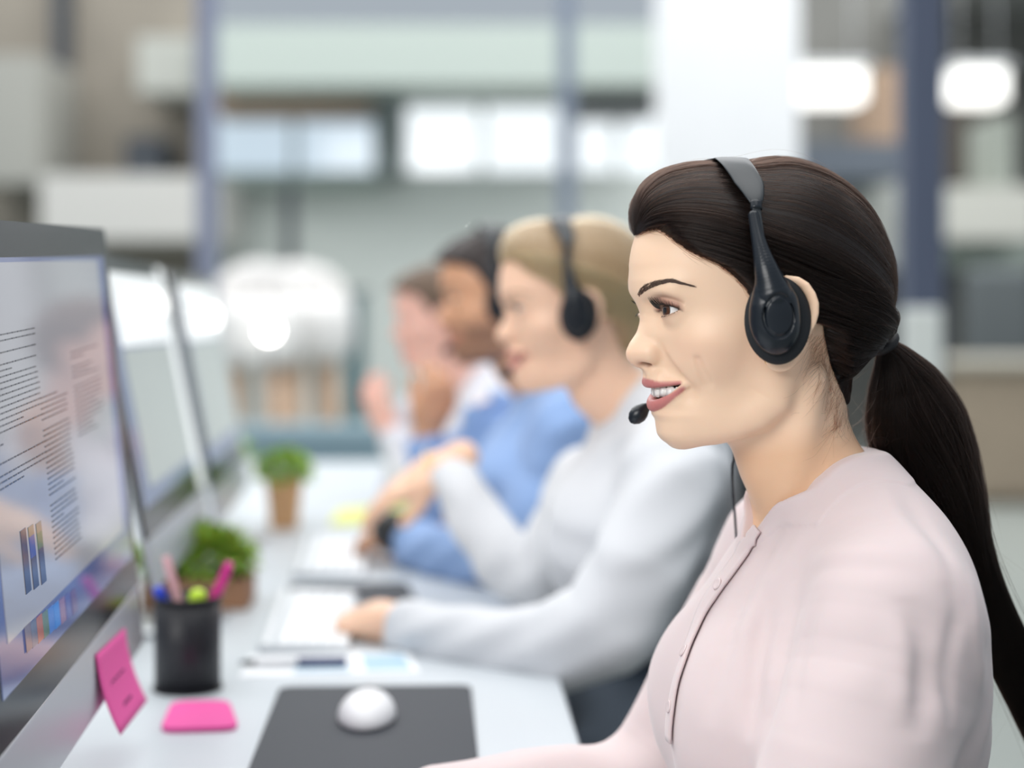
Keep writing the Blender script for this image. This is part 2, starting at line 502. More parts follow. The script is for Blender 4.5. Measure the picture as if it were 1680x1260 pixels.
def eye_mat(iris=(.10, .034, .012)):
    m = mat('eye', (.85, .83, .82), .12, Coat_Weight=.5, Coat_Roughness=.02)
    nt = m.node_tree; b = nt.nodes['Principled BSDF']
    tc = nt.nodes.new('ShaderNodeTexCoord'); sp = nt.nodes.new('ShaderNodeSeparateXYZ'); mu = nt.nodes.new('ShaderNodeMath'); mu.operation = 'DIVIDE'; mu.inputs[1].default_value = EYE_R
    cr = nt.nodes.new('ShaderNodeValToRGB'); e = cr.color_ramp.elements
    e[0].position = 0; e[0].color = (.74, .66, .62, 1); e[1].position = .872; e[1].color = (.86, .83, .81, 1)
    for p, c in ((.880, (.02, .012, .008)), (.905, iris), (.955, tuple(v * .8 for v in iris)), (.976, (.05, .02, .01)), (.982, (.004, .004, .004)), (1, (.004, .004, .004))):
        n = e.new(p); n.color = (*c, 1)
    nt.links.new(tc.outputs['Object'], sp.inputs[0]); nt.links.new(sp.outputs['Y'], mu.inputs[0]); nt.links.new(mu.outputs[0], cr.inputs[0]); nt.links.new(cr.outputs[0], b.inputs['Base Color'])
    return m
EYEM = eye_mat()
TEETHM = mat('tooth_enamel', (.92, .90, .86), .22, Coat_Weight=.3)

def make_eyes(root, gaze, m=None, seg=40):
    for s in (1, -1):
        bm = bmesh.new(); bmesh.ops.create_uvsphere(bm, u_segments=seg, v_segments=seg // 2, radius=EYE_R)
        o = bm_obj('eye', bm, m or EYEM, root, smooth=True)
        o.location = (EYE[0] * s, EYE[1], EYE[2]); o.rotation_euler = (gaze[1], 0, -gaze[0])

def make_teeth(root):
    bm = bmesh.new()
    ws = [.0085, .0072, .0080, .0078]; x = .0
    for k, wd in enumerate(ws):
        c0 = math.cos(math.atan(44.0 * (x + wd / 2))); s0 = x + wd * c0 / 2; x += wd * c0
        yy = .0864 - 22.0 * s0 * s0; sl = math.atan(44.0 * s0)
        hgt = [.0092, .0083, .0086, .0078, .0070][k]
        for sg in (1, -1):
            mtx = Matrix.Translation((sg * s0, yy - .0026, -.0515 - hgt * .5 + .0014)) @ Matrix.Rotation(-sg * sl, 4, 'Z') @ Matrix.Diagonal((wd * .97, .0052, hgt, 1))
            q = bmesh.ops.create_cube(bm, size=1.0, matrix=mtx)
    me = bmesh.ops.bevel(bm, geom=bm.edges[:], offset=.0012, segments=3, affect='EDGES')
    bm_obj('teeth', bm, TEETHM, root, smooth=True)

def lash_curves(side, n=95, length=.0098, upper=True):
    out = []
    for i in range(n):
        t = (i + rng.uniform(-.4, .4)) / (n - 1)
        a = (-.80 + t * 2.05) if upper else (.10 + t * 1.0)
        # point on the lid edge
        u = np.clip(a / 1.28 if a > 0 else a / .98, -1, 1)
        b = (.29 if upper else -.33) * (1 - abs(u) ** 2.2) - .02 + .05 * u
        aa = a + .10; r = EYE_R + .0021
        p0 = EYE + r * np.array((math.sin(aa) * math.cos(b), math.cos(aa) * math.cos(b), math.sin(b)))
        nrm = (p0 - EYE) / r
        ln = length * (.75 + .35 * math.sin(math.pi * min(1, .15 + t * .85))) * rng.uniform(.75, 1.1)
        fan = np.array((.55 * (t - .45) + rng.normal(0, .10), 0, 0))
        d0 = nrm * .95 + fan + np.array((0, .15, -.10 if upper else -.35)); d0 /= np.linalg.norm(d0)
        up = np.array((0, -.08, 1.0 if upper else -.6))
        s = np.linspace(0, 1, 7)[:, None]
        c = p0 + ln * (s * d0 + .52 * s ** 2 * up)
        c[:, 0] *= side
        out.append(c)
    return out

def brow_curves(fn, pts, n, ln, thick):
    """short hairs along a brow line given as local surface points (k, 3)"""
    base = spline(pts, 60); out = []
    for i in range(n):
        t = rng.uniform(0, 1) ** .9; j = t * 58
        p = base[int(j)]; tg = base[int(j) + 1] - p; tg = tg / (np.linalg.norm(tg) + 1e-9)
        w = thick * np.interp(t, [0, .12, .45, .8, 1], [.75, 1, .85, .45, .15])
        up = np.array((0, 0, 1.0)); p = p + up * w * rng.uniform(-.5, .5)
        d = tg + up * np.interp(t, [0, .2, .6, 1], [.55, .30, .0, -.15]) * rng.uniform(.5, 1.3)
        d /= np.linalg.norm(d)
        l = ln * rng.uniform(.7, 1.2)
        s = np.linspace(0, 1, 5)[:, None]
        out.append(p + d * l * s + tg * l * .25 * s ** 2)
    P = np.concatenate(out); g = project(fn, P, 3); nr = grad(fn, g); nr /= np.linalg.norm(nr, axis=1)[:, None] + 1e-9
    h = np.tile(np.array((-.0002, .0002, .0005, .0006, .0004)), len(out))[:, None]
    return (g + nr * h).reshape(len(out), 5, 3)

# ---------------------------------------------------------------- torso, neck and head of the woman in front
TURN = math.radians(8)
def unturn(P):
    c, n = math.cos(TURN), math.sin(TURN); Q = P.copy()
    Q[:, 0] = P[:, 0] * c + (P[:, 1] + .06) * n; Q[:, 1] = -P[:, 0] * n + (P[:, 1] + .06) * c - .06
    return Q

def torso_f(P0, g=0.0):
    """bare upper body (already in the torso's own turn); g swells it to the blouse"""
    P = P0.copy(); P[:, 0] = np.abs(P[:, 0])
    d = ell(P, (0, -.060, -.330), (.145 + g, .115 + g, .165))
    d = su(d, ell(P, (0, -.085, -.215), (.115 + g, .068 + g, .085 + g)), .05)
    d = su(d, ell(P, (.062, .010, -.320), (.054 + g, .052 + g, .060 + g)), .04)
    d = su(d, chain(P, [(.02, -.075, -.145, .036 + g), (.085, -.082, -.182, .038 + g), (.155, -.072, -.212, .044 + g)], 6), .035)
    d = su(d, ell(P, (.085, -.100, -.270), (.080 + g, .048 + g, .110)), .05)
    return d

NECK = [(0, -.028, -.040, .0480), (0, -.031, -.090, .0490), (0, -.046, -.125, .0500), (0, -.057, -.150, .0510), (0, -.066, -.190, .058)]
def neck_f(P, g=0.0):
    return chain(P, [(a, b, c, r + g) for a, b, c, r in NECK], 9)

def woman_f(P):
    d = su(head_f(P), neck_f(P), .016)
    # the strap of muscle from behind the ear to the breastbone, and the hollow in front of it
    Q = P.copy(); Q[:, 0] = np.abs(Q[:, 0])
    n = chain(Q, [(.052, -.030, -.045, .010), (.040, -.022, -.100, .011), (.014, -.022, -.165, .010)], 6)
    d = su(d, n, .014)
    return su(d, torso_f(unturn(P), -.006), .02)

def arm_f(P, rows):
    return chain(P, rows, 8)

NEAR_ARM = [(.158, -.070, -.215, .050), (.182, -.042, -.290, .064), (.200, -.010, -.390, .066), (.205, .015, -.470, .058)]
FORE_ARM = [(.205, .015, -.470, .058), (.185, .130, -.470, .050), (.165, .225, -.462, .040)]
FAR_ARM = [(-.158, -.070, -.215, .050), (-.182, -.040, -.290, .062), (-.190, .010, -.390, .062), (-.190, .045, -.455, .055)]
FAR_FORE = [(-.190, .045, -.455, .055), (-.170, .150, -.440, .047), (-.150, .250, -.440, .038)]
FOLDS = []      # (local polyline, depth (+ groove / - ridge), width)

def blouse_base(P):
    Q = unturn(P)
    d = torso_f(Q, .010)
    d = su(d, chain(Q, NEAR_ARM, 8), .040)
    return su(d, chain(Q, FAR_ARM, 8), .040)
def blouse_arms(P):
    d = blouse_base(P); Q = unturn(P)
    d = su(d, chain(Q, FORE_ARM, 6), .03)
    d = su(d, chain(Q, FAR_FORE, 6), .03)
    return su(d, neck_f(P, .0055), .022)

fold_px = [  # pixel polylines of the folds seen on the blouse
    ([(1262, 960), (1250, 1040), (1238, 1120), (1232, 1200)], .0042, .0085), ([(1300, 960), (1282, 1050), (1262, 1160)], -.0030, .010),
    ([(1345, 985), (1318, 1070), (1300, 1170)], .0018, .009),
    ([(1490, 985), (1512, 1040), (1516, 1100), (1510, 1200)], .0050, .011), ([(1470, 1000), (1484, 1080), (1480, 1180)], -.0030, .010),
    ([(1556, 960), (1570, 1010), (1556, 1090), (1560, 1180)], .0034, .008), ([(1590, 950), (1600, 1030), (1608, 1130)], -.0025, .008),
    ([(1320, 925), (1370, 908), (1440, 905), (1500, 918)], -.0026, .010), ([(1330, 950), (1400, 930), (1490, 940)], .0012, .008),
    ([(1480, 800), (1530, 880), (1566, 960)], .0020, .009), ([(1440, 790), (1490, 870), (1540, 950)], -.0018, .010),
    ([(1300, 830), (1262, 900), (1215, 985), (1180, 1060)], .0030, .009), ([(1330, 850), (1285, 930), (1235, 1010), (1200, 1090)], -.0022, .010),
    ([(1215, 1010), (1180, 1100), (1165, 1180)], .0026, .009), ([(1400, 770), (1350, 795), (1318, 830)], .0010, .005),
]
for pl, dep, wid in fold_px:
    FOLDS.append((FR.hit(blouse_base, pl), dep, wid))

def neckline(P):
    """height at which the blouse ends round the neck"""
    x = np.abs(P[:, 0]); y = P[:, 1]
    t = np.array(NL_T); zs = np.interp(y, t[:, 0], t[:, 1])
    front = -.182 + 1.05 * x + 2.2 * np.clip(-.026 - y, 0, 1)
    return su(zs, front, .010).astype(F)
NL_T = spline([(-.14, -.106), (-.11, -.1055), (-.09, -.1050), (-.068, -.1055), (-.050, -.1110), (-.036, -.1210), (-.0255, -.1300), (-.010, -.138)], 40)

def blouse_f(P):
    d = blouse_arms(P)
    m = np.abs(d) < .03
    if m.any():
        Q = P[m]; e = d[m]
        for pl, dep, wid in FOLDS:
            lo = pl.min(0) - 3 * wid; hi = pl.max(0) + 3 * wid
            k = ((Q > lo) & (Q < hi)).all(1)
            if k.any():
                ax_ = pl[-1] - pl[0]; t_ = ((Q[k] - pl[0]) @ ax_.astype(F)) / float(ax_ @ ax_)
                e[k] += dep * np.exp(-(line_d(Q[k], pl, 12) / wid) ** 2) * np.clip(t_ / .35 + .12, 0, 1) * np.clip((1 - t_) / .3 + .3, 0, 1)
        # stitched band round the neck
        zn = neckline(Q) - Q[:, 2]
        e -= .0013 / (1 + np.exp((zn - .021) / .0006)) * (np.abs(Q[:, 0]) < .085) * np.clip((Q[:, 2] + .19) / .01, 0, 1)
        # fine crumple
        e += .0011 * np.sin(Q[:, 0] * 62 + 2.0 * np.sin(Q[:, 2] * 41)) * np.sin(Q[:, 1] * 48 + Q[:, 2] * 37 + 1.3) * np.clip((-.185 - Q[:, 2]) / .05, 0, 1)
        d[m] = e
    zc = neckline(P)
    return smx(d, (P[:, 2] - zc) * .8, .0022)
person = empty('person', HEAD0, 'smiling dark haired woman in a pale pink blouse facing the nearest screen', 'person', 'call agents along the desk')
person.matrix_world = FR.M
v, q = surface(woman_f, (-.11, -.125, -.235), (.11, .125, .135), .0011)
body = np_mesh('body', v, q, SKIN, person)
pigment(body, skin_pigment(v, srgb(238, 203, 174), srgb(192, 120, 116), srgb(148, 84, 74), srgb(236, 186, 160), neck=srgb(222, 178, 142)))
make_eyes(person, (.29, -.02))
make_teeth(person)
LASHM = mat('lash', (.008, .006, .006), .5)
strands('eyelashes', lash_curves(1, 72, .0088) + lash_curves(-1, 50, .0045) + lash_curves(1, 14, .0019, False) + lash_curves(-1, 14, .0019, False), .00017, LASHM, person, tip=.3)
brow_px = [(1047, 487), (1055, 477), (1068, 469), (1083, 464), (1098, 461), (1113, 463), (1132, 467)]
bp = FR.hit(head_f, brow_px)
BROWM = mat('brow_hair', (.075, .042, .028), .6)
bc = brow_curves(head_f, bp, 420, .0050, .0046)
bc2 = bc.copy(); bc2[:, :, 0] *= -1; bc2 = bc2[bc2[:, 0, 0] < -.024]
strands('eyebrows', list(bc) + list(bc2), .00014, BROWM, person, tip=.4)

BLOUSE = mat('blouse', srgb(208, 191, 191), .75, Sheen_Weight=.25, Sheen_Roughness=.5, Subsurface_Weight=.1, Subsurface_Scale=.004)
noise_bump(BLOUSE, 1400, .12, .0004, 2)
v, q = surface(blouse_f, (-.29, -.20, -.56), (.29, .30, -.09), .0021)

# button placket down the front, lying on the blouse
pk_px = [(1251, 874), (1239, 897), (1223, 922), (1204, 948), (1182, 978), (1160, 1012), (1143, 1048), (1129, 1085), (1117, 1122), (1110, 1163), (1106, 1220)]
pk = spline(FR.hit(blouse_f, pk_px), 60)
pk = project(blouse_f, pk, 3)
tg_ = np.gradient(pk, axis=0); tg_ /= np.linalg.norm(tg_, axis=1, keepdims=True)
nr_ = grad(blouse_f, pk); nr_ /= np.linalg.norm(nr_, axis=1, keepdims=True)
sd_ = np.cross(nr_, tg_); sd_ /= np.linalg.norm(sd_, axis=1, keepdims=True)
if sd_[:, 0].mean() > 0: sd_ = -sd_
rows_ = []
for w_ in np.linspace(0, .024, 7):
    q_ = project(blouse_f, pk + sd_ * w_, 3); n_ = grad(blouse_f, q_); n_ /= np.linalg.norm(n_, axis=1, keepdims=True)
    rows_.append(q_ + n_ * (.0030 if w_ < .02 else .0014))
PV = np.array(rows_); nv_, nu_ = PV.shape[:2]
blouse = np_mesh('blouse', v, q, BLOUSE, person)
plk = np_mesh('placket', PV.reshape(-1, 3), [(i * nu_ + j, (i + 1) * nu_ + j, (i + 1) * nu_ + j + 1, i * nu_ + j + 1) for i in range(nv_ - 1) for j in range(nu_ - 1)], BLOUSE, blouse)
sm_ = plk.modifiers.new('cloth', 'SOLIDIFY'); sm_.thickness = .0022; sm_.offset = 0
for k_ in (22, 38, 53):
    c_ = Vector(PV[2, k_]); n_ = Vector(nr_[k_]); mt_ = Matrix.Translation(c_ + n_ * .001) @ n_.to_track_quat('Z', 'Y').to_matrix().to_4x4()
    lathe('button', [(.0002, 0), (.0046, 0), (.0052, .0008), (.0046, .0016), (.0036, .0013), (.0002, .0013)], mat('shell_button', srgb(214, 196, 196), .3), blouse, 20, mt_)
# ---------------------------------------------------------------- swept back hair tied in a long ponytail
HO = np.array((0, 0, .030))
sil = [(1042, 386), (1037, 350), (1041, 325), (1053, 302), (1074, 283), (1110, 270), (1145, 265), (1178, 267), (1204, 268), (1230, 264), (1262, 257), (1300, 261), (1340, 275), (1380, 301), (1410, 334), (1440, 390), (1456, 440), (1464, 480), (1460, 520), (1452, 548)]
S2 = np.array([L(x, y, 0.0)[1:] for x, y in sil])
TIE = L(1449, 562, 0.0)
sph = np.unwrap(np.arctan2(S2[:, 1] - HO[2], S2[:, 0])); srd = np.hypot(S2[:, 1] - HO[2], S2[:, 0])
sph = np.concatenate([[sph[0] - .5], sph, [sph[-1] + .25, sph[-1] + 1.2]]); srd = np.concatenate([[srd[0] * .97], srd, [.112, .098]])
def hair_R(d):
    """outer radius of the combed hair along unit directions d (n, 3)"""
    ph = np.arctan2(d[:, 2], d[:, 1]); ph = np.where(ph < -1.6, ph + 2 * math.pi, ph)
    rm = np.interp(ph, sph, srd); rho = np.hypot(d[:, 1], d[:, 2])
    Wd = .0830 - .006 * np.clip(d[:, 1], 0, 1)
    e = 2.3
    return (np.abs(d[:, 0] / Wd) ** e + (rho / rm) ** e) ** (-1 / e)

hl_px = [(1046, 386), (1060, 379), (1076, 375), (1092, 382), (1108, 394), (1128, 408), (1152, 420), (1178, 432), (1202, 450), (1222, 470), (1236, 492), (1248, 486), (1262, 470), (1284, 455), (1312, 452), (1334, 466), (1344, 500), (1350, 545), (1360, 590), (1374, 628), (1388, 660)]
def scalp_f(P): return su(head_raw(warp_back(P), smile=0, mouth=False), neck_f(P), .016)
hl = FR.hit(lambda P: su(ell(P, (0, .003, .028), (.0735, .0960, .0860)) , woman_f(P), .001), hl_px)
nape = project(woman_f, np.array(((.024, hl[-1, 1] - .020, hl[-1, 2] + .004), (0, hl[-1, 1] - .030, hl[-1, 2] + .008))), 6)
hl = np.vstack([[0, hl[0, 1] + .0005, hl[0, 2] + .001], hl, nape])
NG = 120
half = spline(hl, NG)
ring = np.vstack([half, (half * np.array((-1, 1, 1)))[::-1][1:-1]])       # closed loop of roots

def slerp(a, b, s):
    om = np.arccos(np.clip((a * b).sum(1), -1, 1))[:, None]
    so = np.sin(om) + 1e-6
    return (np.sin((1 - s) * om) * a + np.sin(s * om) * b) / so

def guide(root, s, depth=0.0, wob=None):
    """points at fraction s (m,) of the path of each root (n, 3) -> (n, m, 3)"""
    rr = root - HO; r0 = np.linalg.norm(rr, axis=1, keepdims=True); a = rr / r0
    tt = TIE - HO; rT = np.linalg.norm(tt); b = np.tile(tt / rT, (len(a), 1))
    om = np.arccos(np.clip((a * b).sum(1), -1, 1))
    out = np.zeros((len(root), len(s), 3))
    side = np.clip(np.abs(a[:, 0]) * 1.3, 0, 1) * (a[:, 2] > -.35)
    ringdir = root - TIE; ringdir[:, 1] *= .25; ringdir /= np.linalg.norm(ringdir, axis=1, keepdims=True) + 1e-9
    for j, t in enumerate(s):
        d = slerp(a, b, np.full((len(a), 1), t))
        d[:, 2] += side * .10 * math.sin(math.pi * min(1, t)) ** 1.0
        if wob is not None: d = d + wob[:, j]
        d /= np.linalg.norm(d, axis=1, keepdims=True)
        R = hair_R(d)
        lift = np.clip(t * om / .16, 0, 1); lift = lift * lift * (3 - 2 * lift)
        r = r0[:, 0] * (1 - lift) + (R - depth) * lift + .0015 * (1 - lift)
        e = np.clip((t - .80) / .20, 0, 1); e = e * e * (3 - 2 * e)
        p = HO + d * r[:, None]
        q = TIE + ringdir * .0105
        out[:, j] = p * (1 - e) + (HO + d * np.minimum(r, rT + .004)[:, None] * .35 + q * .65 - HO * .0) * e if False else p * (1 - e) + q * e
    return out

HAIRM = mat('hair_base', (.012, .008, .007), .42, Specular_IOR_Level=.3)
def hair_strand_mat(name, col, rough=.30):
    m = bpy.data.materials.new(name); m.use_nodes = True; nt = m.node_tree
    nt.nodes.remove(nt.nodes['Principled BSDF'])
    h = nt.nodes.new('ShaderNodeBsdfHairPrincipled'); h.parametrization = 'COLOR'
    h.inputs['Color'].default_value = (*col, 1); h.inputs['Roughness'].default_value = rough; h.inputs['Radial Roughness'].default_value = .45; h.inputs['IOR'].default_value = 1.30
    for k_, v_ in (('Random Roughness', .2), ('Random Color', .25), ('Random', .3)):
        if k_ in h.inputs and h.inputs[k_].type == 'VALUE' and k_ != 'Random': h.inputs[k_].default_value = v_
    nt.links.new(h.outputs[0], nt.nodes['Material Output'].inputs['Surface'])
    return m
STRAND = hair_strand_mat('hair_strand', (.011, .0055, .0038), .24)

# the combed cap
s = np.linspace(0, 1, 40)
G = guide(ring, s, .0030)
n = len(ring); m_ = len(s)
vv = G.reshape(-1, 3); ff = []
for i in range(n):
    k = (i + 1) % n
    for j in range(m_ - 1): ff.append((i * m_ + j, k * m_ + j, k * m_ + j + 1, i * m_ + j + 1))
cap_v, cap_f = vv.copy(), list(ff)
hair = np_mesh('hair', cap_v, cap_f, HAIRM, person)

# strands: locks that share a path and wander a little
def smooth_noise(k, n, amp):
    x = rng.normal(0, 1, (n, k)); xs = np.linspace(0, 1, k)
    return xs, x * amp
NS = 22000
u = rng.uniform(0, len(ring), NS)
lock = np.round(u * 1.6 + rng.normal(0, .35, NS)) / 1.6
i0 = np.floor(u).astype(int) % len(ring); f0 = (u % 1)[:, None]
root = ring[i0] * (1 - f0) + ring[(i0 + 1) % len(ring)] * f0
s = np.linspace(0, 1, 22)
start = np.where(rng.uniform(0, 1, NS) < .45, 0, rng.uniform(0, .55, NS))
lw = {}
wob = np.zeros((NS, 22, 3))
for l in np.unique(lock):
    idx = np.where(lock == l)[0]
    c = rng.normal(0, .016, (5, 3)); c[0] *= .2; c[-1] *= .2
    w_ = np.stack([np.interp(s, np.linspace(0, 1, 5), c[:, q]) for q in range(3)], 1)
    wob[idx] += w_
per = rng.normal(0, .010, (NS, 4, 3)); per[:, 0] *= .4; per[:, -1] *= .2
for q in range(3):
    for j, t in enumerate(s):
        x = t * 3; a = min(int(x), 2); wob[:, j, q] += per[:, a, q] * (1 - (x - a)) + per[:, a + 1, q] * (x - a)
S = np.zeros((NS, 22, 3))
base = guide(root, s, .0012, wob)
# resample so that some strands rise from inside the cap
for k in range(NS):
    if start[k] > 0:
        x = (start[k] + (1 - start[k]) * s) * 21
        a = np.minimum(x.astype(int), 20); t = (x - a)[:, None]
        S[k] = base[k, a] * (1 - t) + base[k, a + 1] * t
        S[k, 0] = S[k, 0] + (HO - S[k, 0]) * .05
    else: S[k] = base[k]
dep = rng.uniform(-.0022, .0012, NS)[:, None, None] * np.clip(s * 4, 0, 1)[None, :, None] * np.clip((1 - s) * 4, 0, 1)[None, :, None]
lockdep = (np.sin(lock * 12.9898) * .0010)[:, None, None] * np.clip(s * 5, 0, 1)[None, :, None] * np.clip((1 - s) * 4, 0, 1)[None, :, None]
dirs = S - HO; dirs /= np.linalg.norm(dirs, axis=2, keepdims=True)
S = S + dirs * (dep + lockdep)
strands('hair_strands', S, .00012, STRAND, hair, tip=.7)

# ponytail
pt_px = [(1449, 562, 11), (1464, 588, 32), (1480, 630, 61), (1498, 685, 82), (1522, 750, 84), (1548, 820, 74), (1572, 890, 58), (1602, 960, 46), (1640, 1040, 42), (1682, 1120, 44), (1716, 1200, 40), (1740, 1280, 26)]
pc = np.array([list(L(x, y, -.004 * min(i, 4))) + [r / 1960.0] for i, (x, y, r) in enumerate(pt_px)])
pcs = spline(pc, 44)
fr = frames(pcs[:, :3])
def tail_pts(ang, rad, tw=0.0):
    """ang, rad (n, 44) -> (n, 44, 3)"""
    c = pcs[None, :, :3]; U = np.array([f[2] for f in fr]); V = np.array([f[3] for f in fr])
    # wide in the picture plane, flatter across
    e1 = np.array((1.0, 0, 0))
    T = np.array([f[1] for f in fr]); A = np.cross(T, e1); A /= np.linalg.norm(A, axis=1, keepdims=True); B = np.cross(A, T)
    R = pcs[None, :, 3] * rad
    fl = np.interp(np.arange(44), [0, 8, 43], [1, .72, .75])[None, :]
    return c + A[None] * (R * np.cos(ang))[..., None] + B[None] * (R * fl * np.sin(ang))[..., None]
NP = 26
an = np.tile(np.linspace(0, 2 * math.pi, NP, endpoint=False)[:, None], (1, 44))
tp = tail_pts(an, np.full_like(an, .84))
vv = tp.transpose(1, 0, 2).reshape(-1, 3)
ff = [(j * NP + i, j * NP + (i + 1) % NP, (j + 1) * NP + (i + 1) % NP, (j + 1) * NP + i) for j in range(43) for i in range(NP)]
ff += [tuple(range(NP))[::-1], tuple(43 * NP + i for i in range(NP))]
tail = np_mesh('ponytail', vv, ff, HAIRM, person)
NT = 9000
a0 = rng.uniform(0, 2 * math.pi, NT); lk = np.round(a0 * 7)
sx = np.linspace(0, 1, 44)
drift = np.sin(lk * 3.7)[:, None] * .34 * np.sin(sx * 6 + lk[:, None])
ang = a0[:, None] + drift + rng.normal(0, .16, NT)[:, None] * np.sin(sx * 4 + rng.uniform(0, 6, NT)[:, None])
rad = rng.uniform(.84, 1.0, NT)[:, None] + .05 * np.sin(lk * 5.1)[:, None] + rng.normal(0, .03, NT)[:, None] * np.sin(sx * 3 + rng.uniform(0, 6, NT)[:, None])
T_ = tail_pts(ang, rad)
fly = rng.uniform(0, 1, NT) < .012
T_[fly] += (rng.normal(0, .010, (fly.sum(), 1, 3)) * sx[None, :, None] ** 1.2)
keep = rng.integers(26, 45, NT)
cur = [T_[k][:keep[k]:1] for k in range(NT)]
strands('ponytail_strands', cur, .00013, STRAND, tail, tip=.5)
bm = bmesh.new()
add_lathe(bm, [(.0105 + .0042 * math.cos(a), .0042 * math.sin(a)) for a in np.linspace(0, 2 * math.pi, 12, endpoint=False)], 28, closed=True)
tdir = Vector(pcs[3, :3] - pcs[0, :3]).normalized()
hb = bm_obj('hair_tie', bm, mat('elastic', (.01, .01, .012), .6), tail, smooth=True)
hb.rotation_euler = tdir.to_track_quat('Z', 'Y').to_euler(); hb.location = TIE
# loose fine hairs: round the hairline, at the nape and over the crown
loose = []
def curl(p, d, ln, bend, n=12):
    s_ = np.linspace(0, 1, n)[:, None]; return p + d * ln * s_ + bend * ln * s_ ** 2
for k in range(280):                                     # baby hair along the temple
    i = rng.integers(6, 62); p = half[i] + rng.normal(0, .0015, 3)
    tg = half[min(i + 2, NG - 1)] - half[i]; tg /= np.linalg.norm(tg)
    c = curl(p, tg * .9 + np.array((.0, .05, -.30 * rng.uniform(0, 1))), rng.uniform(.010, .030), np.array((0, -.5, .25)) * rng.uniform(.2, 1))
    loose.append(c)
pyy = rng.uniform(545, 700, 420); pxx = 1340 + (pyy - 560) * .30 + rng.uniform(-14, 26, 420)
for p in FR.hit(woman_f, np.stack([pxx, pyy], 1)):       # wisps at the nape
    d = np.array((.0, rng.normal(.45, .35), -.85)); d /= np.linalg.norm(d)
    loose.append(curl(p, d, rng.uniform(.008, .030), np.array((0, rng.normal(.1, .35), rng.normal(.2, .3)))))
lp = np.concatenate(loose); pj = project(woman_f, lp, 3); nr = grad(woman_f, pj); nr /= np.linalg.norm(nr, axis=1, keepdims=True) + 1e-9
lp2 = pj + nr * .0010; loose = [c for c in lp2.reshape(-1, 12, 3) if np.linalg.norm(np.diff(c, axis=0), axis=1).sum() < .05]
for k in range(120):                                     # flyaways off the crown and the back
    j = rng.integers(0, NS); c = S[j][4:16].copy(); d = c - HO; d /= np.linalg.norm(d, axis=1, keepdims=True)
    loose.append(c + d * (rng.uniform(.001, .006) * np.sin(np.linspace(0, math.pi, 12)))[:, None])
for k in range(60):                                      # strays between the nape and the ponytail
    j = rng.integers(6, 24); p = tail_pts(np.array([[math.pi + rng.normal(0, .6)] * 44]), np.ones((1, 44)))[0, j]
    c = curl(p, np.array((0, rng.uniform(-.1, .6), rng.normal(-.6, .5))), rng.uniform(.02, .06), np.array((0, rng.normal(0, .5), rng.normal(0, .5))))
    loose.append(c)
for k in range(45):
    j = rng.integers(10, 40); p = tail_pts(np.array([[rng.normal(0, .7)] * 44]), np.ones((1, 44)))[0, j]
    c = curl(p, np.array((0, rng.uniform(-.7, .1), rng.normal(-.8, .3))), rng.uniform(.02, .07), np.array((0, rng.normal(0, .5), rng.normal(.1, .5))))
    loose.append(c)
strands('loose_hairs', loose, .00006, hair_strand_mat('fine_hair', (.035, .016, .010), .3), hair, tip=.3)
# ---------------------------------------------------------------- headset of the woman in front
PLAST = mat('headset_plastic', (.007, .010, .015), .30, Specular_IOR_Level=.42)
FOAM = noise_bump(mat('headset_foam', (.008, .010, .013), .85), 2500, .4, .0004, 2)
BANDM = mat('headset_band', (.020, .024, .028), .42)

def pod_f(P):
    """ear piece, local: x out of the head, y forward, z up, centred on the cup"""
    plate = smx(ell(P, (.0, .0, -.001), (.0140, .0200, .0280)), -(P[:, 0] + .006), .004)
    arm = chain(P, [(.006, .0020, .018, .0125), (.007, .0060, .034, .0095), (.0045, .0086, .050, .0066), (.000, .0100, .066, .0050), (-.0045, .0104, .080, .0044)], 26)
    Q = P.copy(); Q[:, 0] = .006 + (P[:, 0] - .006) * 1.6
    arm = np.minimum(arm, chain(Q, [(.006, .0010, .012, .0150), (.007, .0040, .028, .0110)], 3))
    d = su(plate, arm, .010)
    rr = np.sqrt((P[:, 1] / .0115) ** 2 + ((P[:, 2] + .001) / .0155) ** 2)
    groove = np.where(P[:, 0] > 0, np.sqrt(((rr - 1) * .0130) ** 2 + np.minimum(np.abs(plate), np.abs(d)) ** 2) - .0014, 1.0)
    return ssub(d, groove, .0006)

